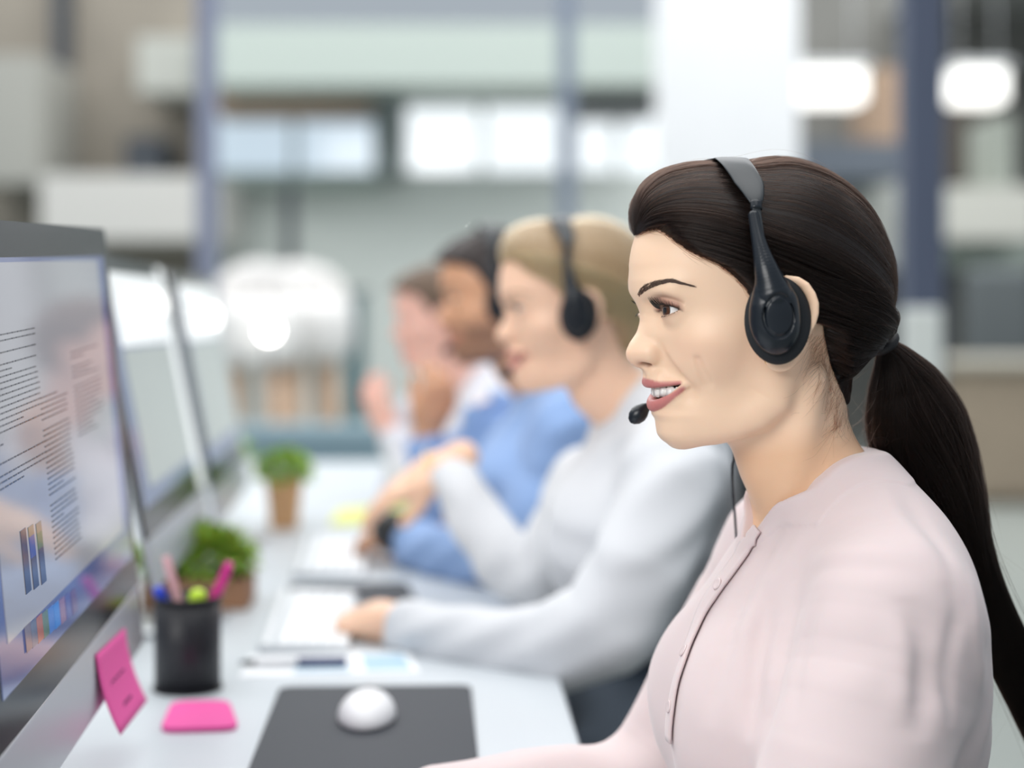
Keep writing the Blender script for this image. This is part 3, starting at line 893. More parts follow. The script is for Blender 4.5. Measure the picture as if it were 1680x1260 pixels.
def make_headset(root, cup, label, group, flip=1, boom=None, hi=True, band=None, tilt=.10, band_w=.0150):
    """root: the wearer's head matrix as an empty; cup: (x, y, z) of the cup on her left"""
    h = root
    for s in (1, -1):
        # foam cushion, elliptical
        prof = [(.004, -.0085), (.0215, -.0085), (.0250, -.0050), (.0262, .0000), (.0250, .0042), (.0210, .0062), (.004, .0062)]
        m = Matrix.Translation((cup[0] * s, cup[1], cup[2])) @ Matrix.Rotation(-.16 * s, 4, 'Y') @ Matrix.Rotation(.10 * s, 4, 'Z') @ Matrix.Rotation(tilt, 4, 'X')
        lathe('ear_cushion', prof, FOAM, h, 48 if hi else 24, m @ Matrix.Diagonal((1, 1.0, 1.32, 1)) @ Matrix.Rotation(math.pi / 2 * s, 4, 'Y'))
        m = Matrix.Translation((cup[0] * s, cup[1], cup[2])) @ Matrix.Rotation(-.16 * s, 4, 'Y') @ Matrix.Rotation(.10 * s, 4, 'Z') @ Matrix.Translation((0, .0048, .001))
        v, q = surface(pod_f, (-.012, -.028, -.038), (.022, .032, .092), .0009 if hi else .002)
        vv = np.array([m @ Vector((a * s + .0085 * s, b, c)) for a, b, c in v])
        np_mesh('ear_piece', vv, q if s > 0 else q[:, ::-1], PLAST, h)
    b = spline(band, 48) if band is not None else None
    full = np.vstack([b, (b * np.array((-1, 1, 1)))[::-1][1:]])
    n = len(full); t = np.abs(np.linspace(-1, 1, n))
    wd = np.interp(t, [0, .52, .66, .74, .80, 1], [band_w, band_w * .82, band_w * .50, .0042, .0036, .0036])
    # flat springy band: thin along the head's radius, wide along its length
    bm = bmesh.new(); add_tube(bm, full, [(w_, .0016) for w_ in wd], 12, ref=(0, 1, 0)); bm_obj('headband', bm, BANDM, h, smooth=True)
    for s in (1, -1):
        k = int(len(b) * .30); seg = b[k - 4:k + 1] * np.array((s, 1, 1))
        tube('band_slider', seg, [(.0048, .0034)] * len(seg), PLAST, h, 12, ref=(0, 1, 0))
    if boom is not None:
        tube('microphone_boom', spline(boom[0], 24), .0016, PLAST, h, 8)
        p0, p1 = [Vector(p) for p in boom[1]]
        m = Matrix.Translation(p0) @ (p1 - p0).to_track_quat('Z', 'Y').to_matrix().to_4x4()
        l = (p1 - p0).length
        lathe('microphone', [(.0022, 0), (.0042, .12 * l), (.0066, .35 * l), (.0074, .55 * l), (.0062, .78 * l), (.0035, .94 * l), (.0008, l)], PLAST, h, 24, m)
    return h

hs = empty('headset', HEAD0, 'black headset with a round ear cup worn by the dark haired woman', 'headset', 'call headsets')
hs.matrix_world = FR.M
CUP = L(1276, 525, .0900)
cupx = CUP
bd = [CUP + np.array((.0035, .0150, .060)), L(1242, 352, .0800), L(1238.5, 325, .0720), L(1228, 302, .0560), L(1213, 281, .0380), L(1202, 268, .0180), L(1198, 261, .0)]
for i_ in range(2, len(bd)):
    r_ = bd[i_] - HO; n_ = np.linalg.norm(r_); R_ = float(hair_R((r_ / n_)[None])[0]) + .0030
    bd[i_] = HO + r_ / n_ * max(n_, R_)
mic0, mic1 = L(1063, 664, -.034), L(1034, 693, -.034)
bm_pts = [(-CUP[0] - .006, CUP[1] + .010, CUP[2] - .015), (-.086, .022, -.036), (-.068, .046, -.052), (-.050, .066, -.062), tuple(mic0)]
make_headset(hs, CUP, None, None, boom=(bm_pts, (mic0, mic1)), band=bd)
cab = [L(1203, 742, -.094), L(1201, 765, -.096), L(1202, 800, -.098), L(1206, 850, -.098), L(1209, 900, -.095)]
cab = [np.array((-CUP[0], CUP[1] - .004, CUP[2] - .030)), np.array((-.096, -.010, -.075))] + cab
tube('cable', spline(cab, 40), .0011, PLAST, hs, 6)

er = empty('earring', tuple(FR.M @ Vector(L(1266, 590, .0735))), 'thin gold hoop earring just below the black ear cup', 'earring')
bm = bmesh.new(); add_lathe(bm, [(.0052 + .0005 * math.cos(a), .0005 * math.sin(a)) for a in np.linspace(0, 2 * math.pi, 8, endpoint=False)], 28, Matrix.Rotation(math.pi / 2, 4, 'X'), closed=True)
bm_obj('hoop', bm, mat('gold', (.85, .52, .20), .2, 1.0), er, smooth=True)
# ================================================================ hands, and the colleagues further along the desk
def hand_f(P, W, ydir, zdir, side, curl=(.5, .6, .45), spread=.10, thumb=.5, k=1.0):
    """W wrist, ydir along the palm, zdir out of the back of the hand, side +1 thumb on +x; curl per finger joint"""
    y = np.array(ydir, float); y /= np.linalg.norm(y)
    z = np.array(zdir, float); z -= z @ y * y; z /= np.linalg.norm(z); x = np.cross(y, z) * side
    R = np.stack([x, y, z], 1).astype(F)
    Q = ((P - np.array(W, F)) @ R) / k
    d = ell(Q, (.002, .048, 0), (.040, .054, .0155))
    d = su(d, cap(Q, (0, -.03, 0), (0, .03, 0), .0240, .0230), .02)
    d = su(d, ell(Q, (.024, .034, -.006), (.019, .034, .015)), .012)
    fing = [(.031, .082, .072, .0090, 1), (.0105, .088, .080, .0092, .35), (-.0105, .085, .073, .0088, -.35), (-.030, .074, .057, .0078, -1)]
    for i, (fx, fy, ln, r, sp) in enumerate(fing):
        p = np.array((fx, fy - .012, .001)); a = 0.0; rows = [(*p, r * 1.05)]
        dirx = sp * spread
        for j, fr_ in enumerate((.48, .30, .22)):
            a += curl[j] * (1 + .10 * i)
            p = p + ln * fr_ * np.array((math.sin(dirx), math.cos(dirx) * math.cos(a), -math.sin(a)))
            rows.append((*p, r * (1 - .10 * (j + 1))))
        e = None
        for q0, q1 in zip(rows, rows[1:]):
            c = cap(Q, q0[:3], q1[:3], q0[3], q1[3]); e = c if e is None else su(e, c, .003)
        d = su(d, e, .006)
    t = [(.022, .020, -.006, .0125), (.022 + .026 * math.cos(thumb), .052, -.010 - .022 * math.sin(thumb), .0105), (.022 + .034 * math.cos(thumb), .080, -.014 - .030 * math.sin(thumb), .0085)]
    d = su(d, chain(Q, t, 6), .008)
    return d * k

def in_box(P, lo, hi, m=.05):
    return ((P > np.array(lo, F) - m) & (P < np.array(hi, F) + m)).all(1)

def limb(P, rows, g=0.0, n=7):
    r = np.array(rows, float)
    lo = r[:, :3].min(0) - .14; hi = r[:, :3].max(0) + .14
    k = ((P > lo) & (P < hi)).all(1)
    out = np.full(len(P), .20, F)
    if k.any(): out[k] = chain(P[k], [(a, b, c, q + g) for a, b, c, q in rows], n)
    return out

LEGS = {}
def make_colleague(label, o, yaw, skin_col, lip, shirt, arms, hands, torso_off=(0, 0, 0), h=.003, jaw=0.0, wide=1.0, beard=None, group='call agents along the desk', trouser=None, zcut=None, mouth=True, folds=0.0035, eye_g=(.2, 0)):
    M = head_mtx(o, yaw); fr_ = Frame(M); I = fr_.I
    root = empty('person', o, label, 'person', group); root.matrix_world = M
    toff = np.array(torso_off, F)
    W2L = lambda p: np.array(I @ Vector(p))
    loc_arms = [[(*W2L(p[:3]), p[3]) for p in a] for a in arms]          # world joints -> local rows
    hd = []
    for hnd in hands:
        Wp, tip, nrm = W2L(hnd['w']), W2L(hnd['tip']), np.array(I.to_3x3() @ Vector(hnd['n']))
        hd.append((Wp, tip - Wp, nrm, hnd))
    def tor(P, g):
        Q = unturn(P) - toff; Q = Q / np.array((wide, 1, 1), F)
        return torso_f(Q, g)
    nk = [(a, b + toff[1] * t, c + toff[2] * t, r * (1 + .12 * (wide > 1))) for (a, b, c, r), t in zip(NECK, (0, .15, .5, .8, 1))]
    def body_f(P):
        d = su(head_f(P, jaw=jaw, mouth=mouth), chain(P, nk, 8), .016)
        d = su(d, tor(P, -.008), .02)
        for a in loc_arms:
            d = su(d, limb(P, [(x, y, z, max(.022, r * .62)) for x, y, z, r in a]), .02)
        for Wp, yd, nr, hnd in hd:
            m = in_box(P, Wp, Wp, .24)
            if m.any():
                e = d[m]; d[m] = su(e, hand_f(P[m], Wp, yd, nr, hnd['side'], hnd.get('curl', (.4, .5, .4)), hnd.get('spread', .1), hnd.get('thumb', .5), hnd.get('k', .95)), .012)
        return d
    pts = np.array([r[:3] for a in loc_arms for r in a] + [Wp + yd * 1.2 for Wp, yd, _, _ in hd] + [(.14, .13, .14), (-.14, -.19, -.50)])
    lo = pts.min(0) - .12; hi = pts.max(0) + .12; lo[2] = max(lo[2], -.55); hi[2] = .145
    v, q = surface(body_f, lo, hi, h)
    b = np_mesh('body', v, q, SKIN, root)
    col = skin_pigment(v, skin_col, lip)
    if beard is not None:
        P = v; m = np.clip((-.028 - P[:, 2]) / .012, 0, 1) * np.clip((P[:, 2] + .115) / .02, 0, 1) * np.clip((P[:, 1] + .005) / .02, 0, 1) * np.clip((.046 + .35 * P[:, 1] - .02 + np.abs(P[:, 0])) / .02, 0, 1)
        dl = np.minimum(chain(np.abs(P) * (1, 0, 0) + P * (0, 1, 1), UP_LIP, 6), chain(np.abs(P) * (1, 0, 0) + P * (0, 1, 1), LO_LIP, 6))
        m *= np.clip((dl - .001) / .002, 0, 1) * .75
        col = col * (1 - m[:, None]) + np.array(beard) * m[:, None]
    pigment(b, col)
    make_eyes(root, eye_g, None, 20)
    def shirt_f(P):
        d = tor(P, .012)
        for a in loc_arms: d = su(d, limb(P, a), .035)
        d = su(d, chain(P, [(a, b_, c, r + .007) for a, b_, c, r in nk], 8), .02)
        Q = P
        d = d + folds * np.sin(Q[:, 0] * 55 + 3 * np.sin(Q[:, 2] * 23)) * np.sin(Q[:, 1] * 40 + Q[:, 2] * 52)
        zc = np.interp(P[:, 1] - toff[1], [-.12, -.09, -.065, -.045, -.0275, -.014, -.0077, .004, .02], [-.100, -.099, -.102, -.110, -.124, -.143, -.158, -.170, -.19]).astype(F) + toff[2] + (zcut or 0)
        d = smx(d, (P[:, 2] - zc) * .8 - .30 * np.clip(np.abs(P[:, 0]) - .09, 0, 1), .003)
        for a, (Wp, yd, _, _) in zip(loc_arms, hd):                       # cuffs end short of the wrist
            w_ = np.array(a[-1][:3]); u_ = w_ - np.array(a[-2][:3]); u_ /= np.linalg.norm(u_)
            m = in_box(P, w_, w_, .09)
            if m.any(): d[m] = smx(d[m], ((P[m] - w_.astype(F)) @ u_.astype(F)), .002)
        return d
    v, q = surface(shirt_f, lo, hi, h * 1.25)
    np_mesh('shirt', v, q, shirt, root)
    return root, fr_

def short_hair(root, m, thick=.011, fade=.0):
    def f(P):
        d = head_raw(warp_back(P), smile=0, mouth=False)
        Q = P
        d = np.where(np.abs(P[:, 0]) > .062, ell(P, (0, .003, .028), (.0735, .0960, .0860)), d)
        t = np.clip((P[:, 2] - .02) / .06, 0, 1)
        d = d - (.003 + thick * t) - .0020 * np.sin(Q[:, 0] * 190) * np.sin(Q[:, 1] * 170 + Q[:, 2] * 150)
        zc = np.interp(P[:, 1], [-.10, -.05, -.03, -.012, .008, .030, .042, .060, .085, .105], [-.060, -.050, -.035, .034, .042, .020, .040, .062, .070, .072]).astype(F)
        return smx(d, (zc - P[:, 2]) * .7, .004)
    v, q = surface(f, (-.10, -.13, -.10), (.10, .13, .15), .0028)
    return np_mesh('hair', v, q, m, root)

# --- blonde woman in white
def cloth(name, col, **k):
    m = mat(name, col, .8, Sheen_Weight=.2, **k); noise_bump(m, 900, .15, .0005, 2); return m
WHITE_SHIRT = cloth('white_cotton', srgb(213, 215, 219)); BLUE_SHIRT = cloth('blue_cotton', srgb(138, 168, 214)); PALE_SHIRT = cloth('pale_cotton', srgb(212, 212, 220))
A = at
def J(px, py, Y, r): return (*A(px, py, Y), r)
O2 = A(944, 520, 2.30)
arms2 = [[J(1105, 800, 2.12, .060), J(1040, 955, 2.08, .064), J(975, 1050, 2.08, .060), J(840, 1062, 2.14, .050), J(720, 1044, 2.20, .042), J(655, 1030, 2.24, .036)],
         [J(960, 790, 2.44, .054), J(920, 900, 2.45, .054), J(868, 958, 2.45, .050), J(800, 880, 2.49, .044), J(752, 800, 2.54, .036), J(736, 772, 2.56, .034)]]
hands2 = [dict(w=A(648, 1022, 2.25), tip=A(560, 1012, 2.34), n=(.15, -.45, 1), side=-1, curl=(.8, .9, .7), spread=.06, thumb=.9, k=1.12),
          dict(w=A(730, 764, 2.57), tip=A(590, 832, 2.62), n=(-.25, -.35, 1), side=1, curl=(.12, .22, .18), spread=.17, thumb=.7, k=1.05)]
p2, F2 = make_colleague('blonde woman in a white shirt with one hand on her keyboard', O2, math.radians(10), srgb(242, 200, 172), srgb(214, 140, 130), WHITE_SHIRT, arms2, hands2, (0, -.035, .028))
HAIR_B = mat('blonde_base', srgb(150, 124, 92), .5)
STRAND_B = hair_strand_mat('blonde_strand', srgb(188, 158, 118), .35)
h2 = np_mesh('hair', cap_v, cap_f, HAIR_B, p2)
strands('hair_strands', S[:7000], .00022, STRAND_B, h2, tip=.7)
e2 = brow_curves(head_f, bp, 120, .0055, .0055); e2m = e2.copy(); e2m[:, :, 0] *= -1
strands('eyebrows', list(e2) + list(e2m), .00018, mat('fair_brow', srgb(130, 98, 70), .6), p2)
strands('eyelashes', lash_curves(1, 40) + lash_curves(-1, 40), .00025, LASHM, p2)
hs2 = empty('headset', O2, 'black headset with a shiny oval ear cup worn by the blonde woman', 'headset', 'call headsets'); hs2.matrix_world = F2.M
make_headset(hs2, CUP, None, None, boom=(bm_pts, (mic0, mic1)), band=bd, hi=False)

# --- man in blue
O3 = A(824, 500, 2.85)
arms3 = [[J(935, 735, 2.70, .062), J(900, 835, 2.69, .060), J(825, 915, 2.68, .055), J(740, 908, 2.78, .047), J(668, 892, 2.88, .040)],
         [J(800, 690, 3.02, .060), J(770, 800, 3.02, .056), J(735, 880, 3.00, .050), J(712, 800, 3.04, .044), J(702, 720, 3.06, .038)]]
hands3 = [dict(w=A(652, 888, 2.88), tip=A(572, 868, 3.02), n=(0, -.2, 1), side=-1, curl=(.35, .45, .4), spread=.12),
          dict(w=A(703, 704, 3.06), tip=A(735, 610, 3.04), n=(.5, -.9, .2), side=1, curl=(.55, .8, .7), spread=.05, thumb=.8)]
p3, F3 = make_colleague('dark haired man in a light blue shirt with a raised hand', O3, math.radians(9), srgb(214, 162, 128), srgb(170, 106, 92), BLUE_SHIRT, arms3, hands3, (0, -.03, .02), .0034, .004, 1.14, srgb(120, 88, 72), mouth=False)
HAIR_D = mat('dark_short_hair', srgb(44, 34, 32), .6); noise_bump(HAIR_D, 400, .8, .002, 4, (1, .3, 1))
short_hair(p3, HAIR_D)
e3 = brow_curves(head_f, bp, 160, .0055, .0075); e3m = e3.copy(); e3m[:, :, 0] *= -1
strands('eyebrows', list(e3) + list(e3m), .00022, mat('dark_brow', (.02, .014, .012), .6), p3)
hs3 = empty('headset', O3, 'grey black headset worn by the man in the blue shirt', 'headset', 'call headsets'); hs3.matrix_world = F3.M
make_headset(hs3, CUP, None, None, boom=(bm_pts, (mic0, mic1)), band=bd, hi=False)
wb = tube('wristband', [A(662, 876, 2.86) + Vector((.0, 0, .0)), A(640, 872, 2.90)], .036, mat('black_strap', (.01, .01, .012), .5), None, 20)
tag(wb, 'black strap round the wrist of the man in blue', 'wristband')

# --- fourth agent in white at the far end
O4 = A(725, 530, 3.70)
arms4 = [[J(815, 690, 3.50, .060), J(790, 790, 3.46, .058), J(740, 850, 3.46, .052), J(690, 800, 3.56, .044), J(655, 735, 3.62, .038), J(645, 715, 3.64, .036)],
         [J(690, 680, 3.86, .056), J(670, 770, 3.84, .052), J(640, 850, 3.80, .046), J(600, 858, 3.90, .040), J(570, 852, 3.98, .036)]]
hands4 = [dict(w=A(640, 708, 3.65), tip=A(598, 618, 3.68), n=(-.8, -.6, .2), side=1, curl=(.25, .35, .3), spread=.14, thumb=.4),
          dict(w=A(562, 850, 3.99), tip=A(505, 838, 4.06), n=(0, -.2, 1), side=1, curl=(.3, .4, .3))]
p4, F4 = make_colleague('brown haired colleague in a white shirt furthest along the desk', O4, math.radians(8), srgb(232, 182, 166), srgb(206, 140, 132), PALE_SHIRT, arms4, hands4, (0, -.03, .02), .0038, .003, 1.08, mouth=False)
HAIR_4 = mat('brown_short_hair', srgb(98, 78, 62), .6); noise_bump(HAIR_4, 400, .8, .002, 4, (1, .3, 1))
short_hair(p4, HAIR_4)
br = bmesh.new(); add_lathe(br, [(.0300 + .0024 * math.cos(a), .0024 * math.sin(a)) for a in np.linspace(0, 2 * math.pi, 8, endpoint=False)], 28, closed=True)
bo = bm_obj('bracelet', br, mat('gold_bangle', (.86, .62, .30), .22, 1.0), None, smooth=True)
bo.location = A(716, 768, 2.575); bo.rotation_euler = (A(620, 818, 2.60) - A(726, 762, 2.57)).to_track_quat('Z', 'Y').to_euler()
tag(bo, 'gold bangle on the lifted wrist of the blonde woman', 'bracelet')
# ================================================================ the hall
def structure(o, name=None):
    o['kind'] = 'structure'
    return o
YB = 13.0
def slab(name, px0, py0, px1, py1, Y, th, m, bevel=.0):
    """box whose front face fills a pixel rectangle at depth Y"""
    a = at(px0, py1, Y); b = at(px1, py0, Y)
    if name.startswith('trim'): th = (YB - .4 if px1 < 337 else YB if px0 < 1095 else YB + .6) - Y      # every band is built back to its wall
    return structure(box(name, (a.x, Y, a.z), (b.x, Y + th, b.z), m, bevel=bevel))

FLOORM = noise_bump(mat('polished_concrete', srgb(140, 146, 142), .32), 3, .05, .01, 5, vary=.10)
structure(box('floor', (-9, -2.5, -.12), (9, 18.4, 0), FLOORM))
PALEW = noise_bump(mat('pale_wall', srgb(216, 222, 218), .8), 4, .05, .01, vary=.04)
WHITEW = noise_bump(mat('white_plaster', srgb(226, 227, 229), .8), 4, .05, .01, vary=.03)
DULL = noise_bump(mat('taupe_wall', srgb(128, 122, 112), .8), 2.2, .1, .02, vary=.22)
GREYB = mat('grey_green_steel', srgb(166, 176, 170), .6)
STEEL = mat('blue_grey_steel', srgb(128, 134, 156), .5, .2)
STEEL_D = mat('dark_blue_steel', srgb(80, 88, 108), .5, .2)
DARK = mat('dark_frame', srgb(46, 52, 60), .5)
BAND = mat('balcony_cladding', srgb(188, 187, 183), .7)
TAN = mat('tan_timber', srgb(176, 150, 128), .7); noise_bump(TAN, 20, .2, .003, 4, (1, 1, .1), vary=.15)
BROWN = mat('brown_timber', srgb(150, 136, 118), .7); noise_bump(BROWN, 14, .2, .003, 4, (1, .2, 1), vary=.15)
GLASSY = mat('sky_lit_glass', srgb(190, 212, 228), .08, 0, Transmission_Weight=.0, Emission_Strength=1.0); 
def lit_glass(name, col, e):
    m = mat(name, (.3, .33, .35), .08); b = m.node_tree.nodes['Principled BSDF']; b.inputs['Emission Color'].default_value = (*col, 1); b.inputs['Emission Strength'].default_value = e
    return m
SKYW = lit_glass('daylit_window_white', (.92, .97, 1.0), .95)
SKYB = lit_glass('daylit_window_blue', (.66, .80, .92), .70)

# back wall: solid pieces round three window openings
YB = 13.0
bm = bmesh.new()
def pix_box(px0, py0, px1, py1, Y, th):
    a = at(px0, py1, Y); b = at(px1, py0, Y); add_box(bm, (a.x, Y, a.z), (b.x, Y + th, b.z))
for r in ((338, 282, 1095, 730), (338, 140, 352, 282), (616, 140, 660, 282), (338, 60, 1095, 140), (922, 140, 945, 282)): pix_box(*r, YB, .25)
structure(bm_obj('wall_back', bm, PALEW))
bm = bmesh.new()
for r in ((-320, -60, 338, 737),): pix_box(*r, YB - .4, .25)
structure(bm_obj('wall_left', bm, DULL))
bm = bmesh.new()
for r in ((1095, -60, 2150, 728),): pix_box(*r, YB + .6, .25)
structure(bm_obj('wall_right', bm, noise_bump(mat('far_room_wall', srgb(112, 112, 108), .8), 1.2, .05, .01, vary=.25)))
for i, (r, m) in enumerate((((352, 190, 616, 282), SKYB), ((660, 165, 922, 335), SKYW), ((945, 175, 1080, 335), SKYW))):
    a = at(r[0], r[3], YB + .12); b = at(r[2], r[1], YB + .12)
    wroot = structure(bpy.data.objects.new('window_%d' % (i + 1), None)); COL.objects.link(wroot); wroot.location = (a.x, YB + .12, a.z)
    dx, dz = b.x - a.x, b.z - a.z
    box('pane', (0, 0, 0), (dx, .02, dz), m, wroot)
    bm = bmesh.new(); t = .05
    for q in ((-t, -.05, -t, dx + t, .05, 0), (-t, -.05, dz, dx + t, .05, dz + t), (-t, -.05, 0, 0, .05, dz), (dx, -.05, 0, dx + t, .05, dz), (dx * .5 - .02, -.05, 0, dx * .5 + .02, .05, dz)): add_box(bm, q[:3], q[3:])
    bm_obj('window_frame', bm, GREYB, wroot)
# beams, bands and posts of the steel frame
slab('trim_1', 340, 40, 1095, 138, 11.5, .3, GREYB)
slab('trim_2', 352, 148, 640, 186, 12.4, .2, TAN)
slab('trim_3', 350, 284, 622, 304, 12.6, .2, mat('sill', srgb(140, 156, 150), .6))
slab('trim_4', 66, 286, 336, 392, 11.0, .6, BAND)                       # balcony front
slab('trim_5', 612, 138, 656, 284, 12.2, .2, mat('grey_pier', srgb(112, 122, 122), .6))
slab('trim_6', 940, 138, 1082, 178, 12.0, .2, mat('grey_lintel', srgb(112, 114, 116), .6))
slab('trim_7', 86, -60, 109, 268, 12.42, .10, DARK)
slab('trim_8', 225, 60, 320, 150, 11.8, .1, mat('pale_panel', srgb(160, 162, 156), .7))
slab('trim_9', -60, 90, 66, 300, 11.6, .1, mat('grey_panel', srgb(146, 146, 140), .7))
slab('trim_10', 205, 225, 262, 288, 12.0, .1, DARK)
slab('column_1', 1088, -60, 1312, 823.5, 9.5, .55, WHITEW)
for i, (x0, x1, Y, m) in enumerate(((321, 353, 7.0, STEEL), (916, 944, 9.0, mat('slate_steel', srgb(118, 128, 144), .5, .2)), (1487, 1551, 6.0, STEEL_D))):
    a = at(x0, 470, Y); b = at(x1, 470, Y)
    structure(box('column_%d' % (i + 2), (a.x, Y, 0), (b.x, Y + b.x - a.x, 4.2), m, bevel=.006))
# right hand bay: lintel, window band, cabinets and a timber counter
slab('trim_11', 1318, 232, 1490, 292, 11.0, .2, mat('blue_grey_lintel', srgb(92, 100, 110), .6))
slab('trim_12', 1420, 300, 1490, 440, 12.0, .1, mat('white_panel', srgb(205, 208, 204), .7))
slab('trim_13', 1550, 306, 1700, 392, 11.0, .3, mat('cream_band', srgb(192, 192, 184), .7))
slab('trim_14', 1640, 190, 1664, 306, 11.4, .1, mat('pale_strip', srgb(160, 166, 158), .7))
slab('trim_15', 1440, 110, 1486, 232, 12.6, .1, TAN)
slab('trim_16', 1552, 392, 1700, 440, 11.6, .1, mat('green_grey_panel', srgb(158, 168, 160), .7))
slab('trim_17', 1552, 120, 1636, 300, 12.2, .1, mat('umber_panel', srgb(82, 76, 70), .7))
structure(box('ceiling', (3.0, 10.6, 3.32), (7.5, YB + .6, 3.42), mat('far_ceiling', srgb(150, 152, 150), .8)))

# linear lights hanging in the far bay
LAMP = lit_glass('lamp_diffuser', (1.0, .98, .92), 1.7)
HOUS = mat('lamp_housing', srgb(200, 202, 204), .4)
def ceiling_light(px, py, Y, w_, label):
    p = at(px, py, Y); r = empty('ceiling_light', p, label, 'light', 'linear ceiling lights')
    box('diffuser', (-w_ / 2, -.16, -.11), (w_ / 2, .16, .10), LAMP, r, bevel=.03)
    box('housing', (-w_ / 2 - .02, -.18, .10), (w_ / 2 + .02, .18, .15), HOUS, r, bevel=.005)
    for sx in (-1, 1): tube('cable', [(sx * w_ * .4, 0, .15), (sx * w_ * .4, 0, 3.32 - p.z)], .005, HOUS, r, 6)
ceiling_light(1350, 143, 11.0, .50, 'wide white hanging light just above the head of the woman in pink')
ceiling_light(1602, 143, 11.0, .32, 'shorter white hanging light right of the slate blue post')

# far furniture
def tub_stool(px, Y, label, rz=.0):
    p = at(px, 560, Y); r = empty('bar_stool', (p.x, Y, 0), label, 'stool', 'white bar stools in the hall', rz)
    prof = [(.02, .80), (.15, .805), (.205, .84), (.225, .93), (.235, 1.05), (.232, 1.20), (.215, 1.31), (.20, 1.33), (.205, 1.26), (.208, 1.05), (.20, .95), (.17, .88), (.10, .86), (.02, .855)]
    bm = bmesh.new(); n = 40; rings = []
    for a, z in prof:
        rings.append([bm.verts.new((a * math.cos(t), a * math.sin(t), .80 + (z - .80) * (.62 + .38 * max(0, math.sin(t)) ** .6))) for t in [2 * math.pi * i / n for i in range(n)]])
    for c, d in zip(rings, rings[1:]):
        for i in range(n): bm.faces.new((c[i], c[(i + 1) % n], d[(i + 1) % n], d[i]))
    bm.faces.new(rings[0][::-1]); bm.faces.new(rings[-1])
    bm_obj('shell', bm, mat('white_leather', srgb(226, 224, 222), .5), r, smooth=True)
    for sx, sy in ((1, 1), (1, -1), (-1, 1), (-1, -1)): tube('leg', [(sx * .085, sy * .085, .82), (sx * .13, sy * .13, .0)], [.042, .026], mat('pale_timber', srgb(206, 176, 150), .6), r, 10)
    for sy in (-1, 1): tube('foot_rail', [(-.11, sy * .112, .30), (.11, sy * .112, .30)], .011, DARK, r, 8)
    return r
tub_stool(418, 8.4, 'white tub bar stool with pale timber legs beyond the third monitor')
tub_stool(507, 8.95, 'white tub bar stool standing right of the other white stool', .4)
slab('column_5', 466, 300, 484, 812.5, 9.8, .06, DARK)
so = empty('sofa', tuple(at(500, 700, 6.9).xy) + (0,), 'low blue grey sofa in the hall behind the white lounge chairs', 'sofa')
SOFA = mat('sofa_fabric', srgb(122, 142, 150), .9)
box('seat', (-.62, -.35, .14), (.62, .35, .44), SOFA, so, bevel=.05); box('backrest', (-.62, .25, .40), (.62, .42, .62), SOFA, so, bevel=.05)
for sx in (-1, 1): box('armrest', (sx * .70 - .08, -.35, .12), (sx * .70 + .08, .42, .52), SOFA, so, bevel=.04)
for sx in (-1, 1):
    for sy in (-.28, .34): tube('leg', [(sx * .6, sy, 0), (sx * .6, sy, .16)], .02, DARK, so, 8)
tl = empty('curtain', tuple(at(580, 620, 9.8).xy) + (0,), 'narrow teal drape beside the pale wall behind the agents', 'curtain')
bm = bmesh.new(); n = 60
pts = [(x, .03 * math.sin(x * 60)) for x in np.linspace(-.065, .065, n)]
lo_ = [bm.verts.new((x, y, .02)) for x, y in pts]; hi_ = [bm.verts.new((x, y, 1.15)) for x, y in pts]
lo2_ = [bm.verts.new((x, y + .012, .02)) for x, y in pts]; hi2_ = [bm.verts.new((x, y + .012, 1.15)) for x, y in pts]
for i in range(n - 1):
    bm.faces.new((lo_[i], lo_[i + 1], hi_[i + 1], hi_[i])); bm.faces.new((lo2_[i + 1], lo2_[i], hi2_[i], hi2_[i + 1])); bm.faces.new((hi_[i], hi_[i + 1], hi2_[i + 1], hi2_[i])); bm.faces.new((lo_[i + 1], lo_[i], lo2_[i], lo2_[i + 1]))
bm.faces.new((lo_[0], hi_[0], hi2_[0], lo2_[0])); bm.faces.new((lo_[-1], lo2_[-1], hi2_[-1], hi_[-1]))
bm_obj('drape', bm, mat('teal_fabric', srgb(98, 128, 134), .9), tl, smooth=False)
tube('rail', [(-.09, .01, 1.17), (.09, .01, 1.17)], .012, DARK, tl, 8)
# counter with a screen and chairs behind the woman's ponytail
co = empty('counter', tuple(at(1640, 620, 9.6).xy) + (0,), 'long brown timber counter on the right behind the ponytail', 'counter')
box('top', (-.34, -.3, .76), (1.6, .3, .80), mat('counter_top', srgb(176, 172, 160), .5), co, bevel=.004); box('front_panel', (-.30, -.25, .06), (1.55, -.21, .76), BROWN, co); box('plinth', (-.26, -.2, 0), (1.5, .25, .76), BROWN, co)
sc = empty('partition', tuple(at(1512, 600, 5.2).xy) + (0,), 'pale rounded screen panel standing below the slate blue post', 'partition')
box('panel', (-.062, -.015, .12), (.062, .015, 1.135), mat('partition_fabric', srgb(206, 210, 206), .8), sc, bevel=.012)
for sx in (-.045, .045): box('foot', (sx - .012, -.16, 0), (sx + .012, .16, .13), HOUS, sc, bevel=.004)
dk = empty('armchair', tuple(at(1652, 470, 10.5).xy) + (0,), 'dark grey high backed armchair behind the counter on the right', 'chair')
DG = mat('charcoal_fabric', srgb(92, 98, 100), .9)
box('backrest', (-.22, .1, .45), (.22, .24, 1.32), DG, dk, bevel=.06); box('seat', (-.26, -.35, .32), (.26, .2, .5), DG, dk, bevel=.05); box('base', (-.2, -.25, 0), (.2, .15, .33), DARK, dk, bevel=.02)

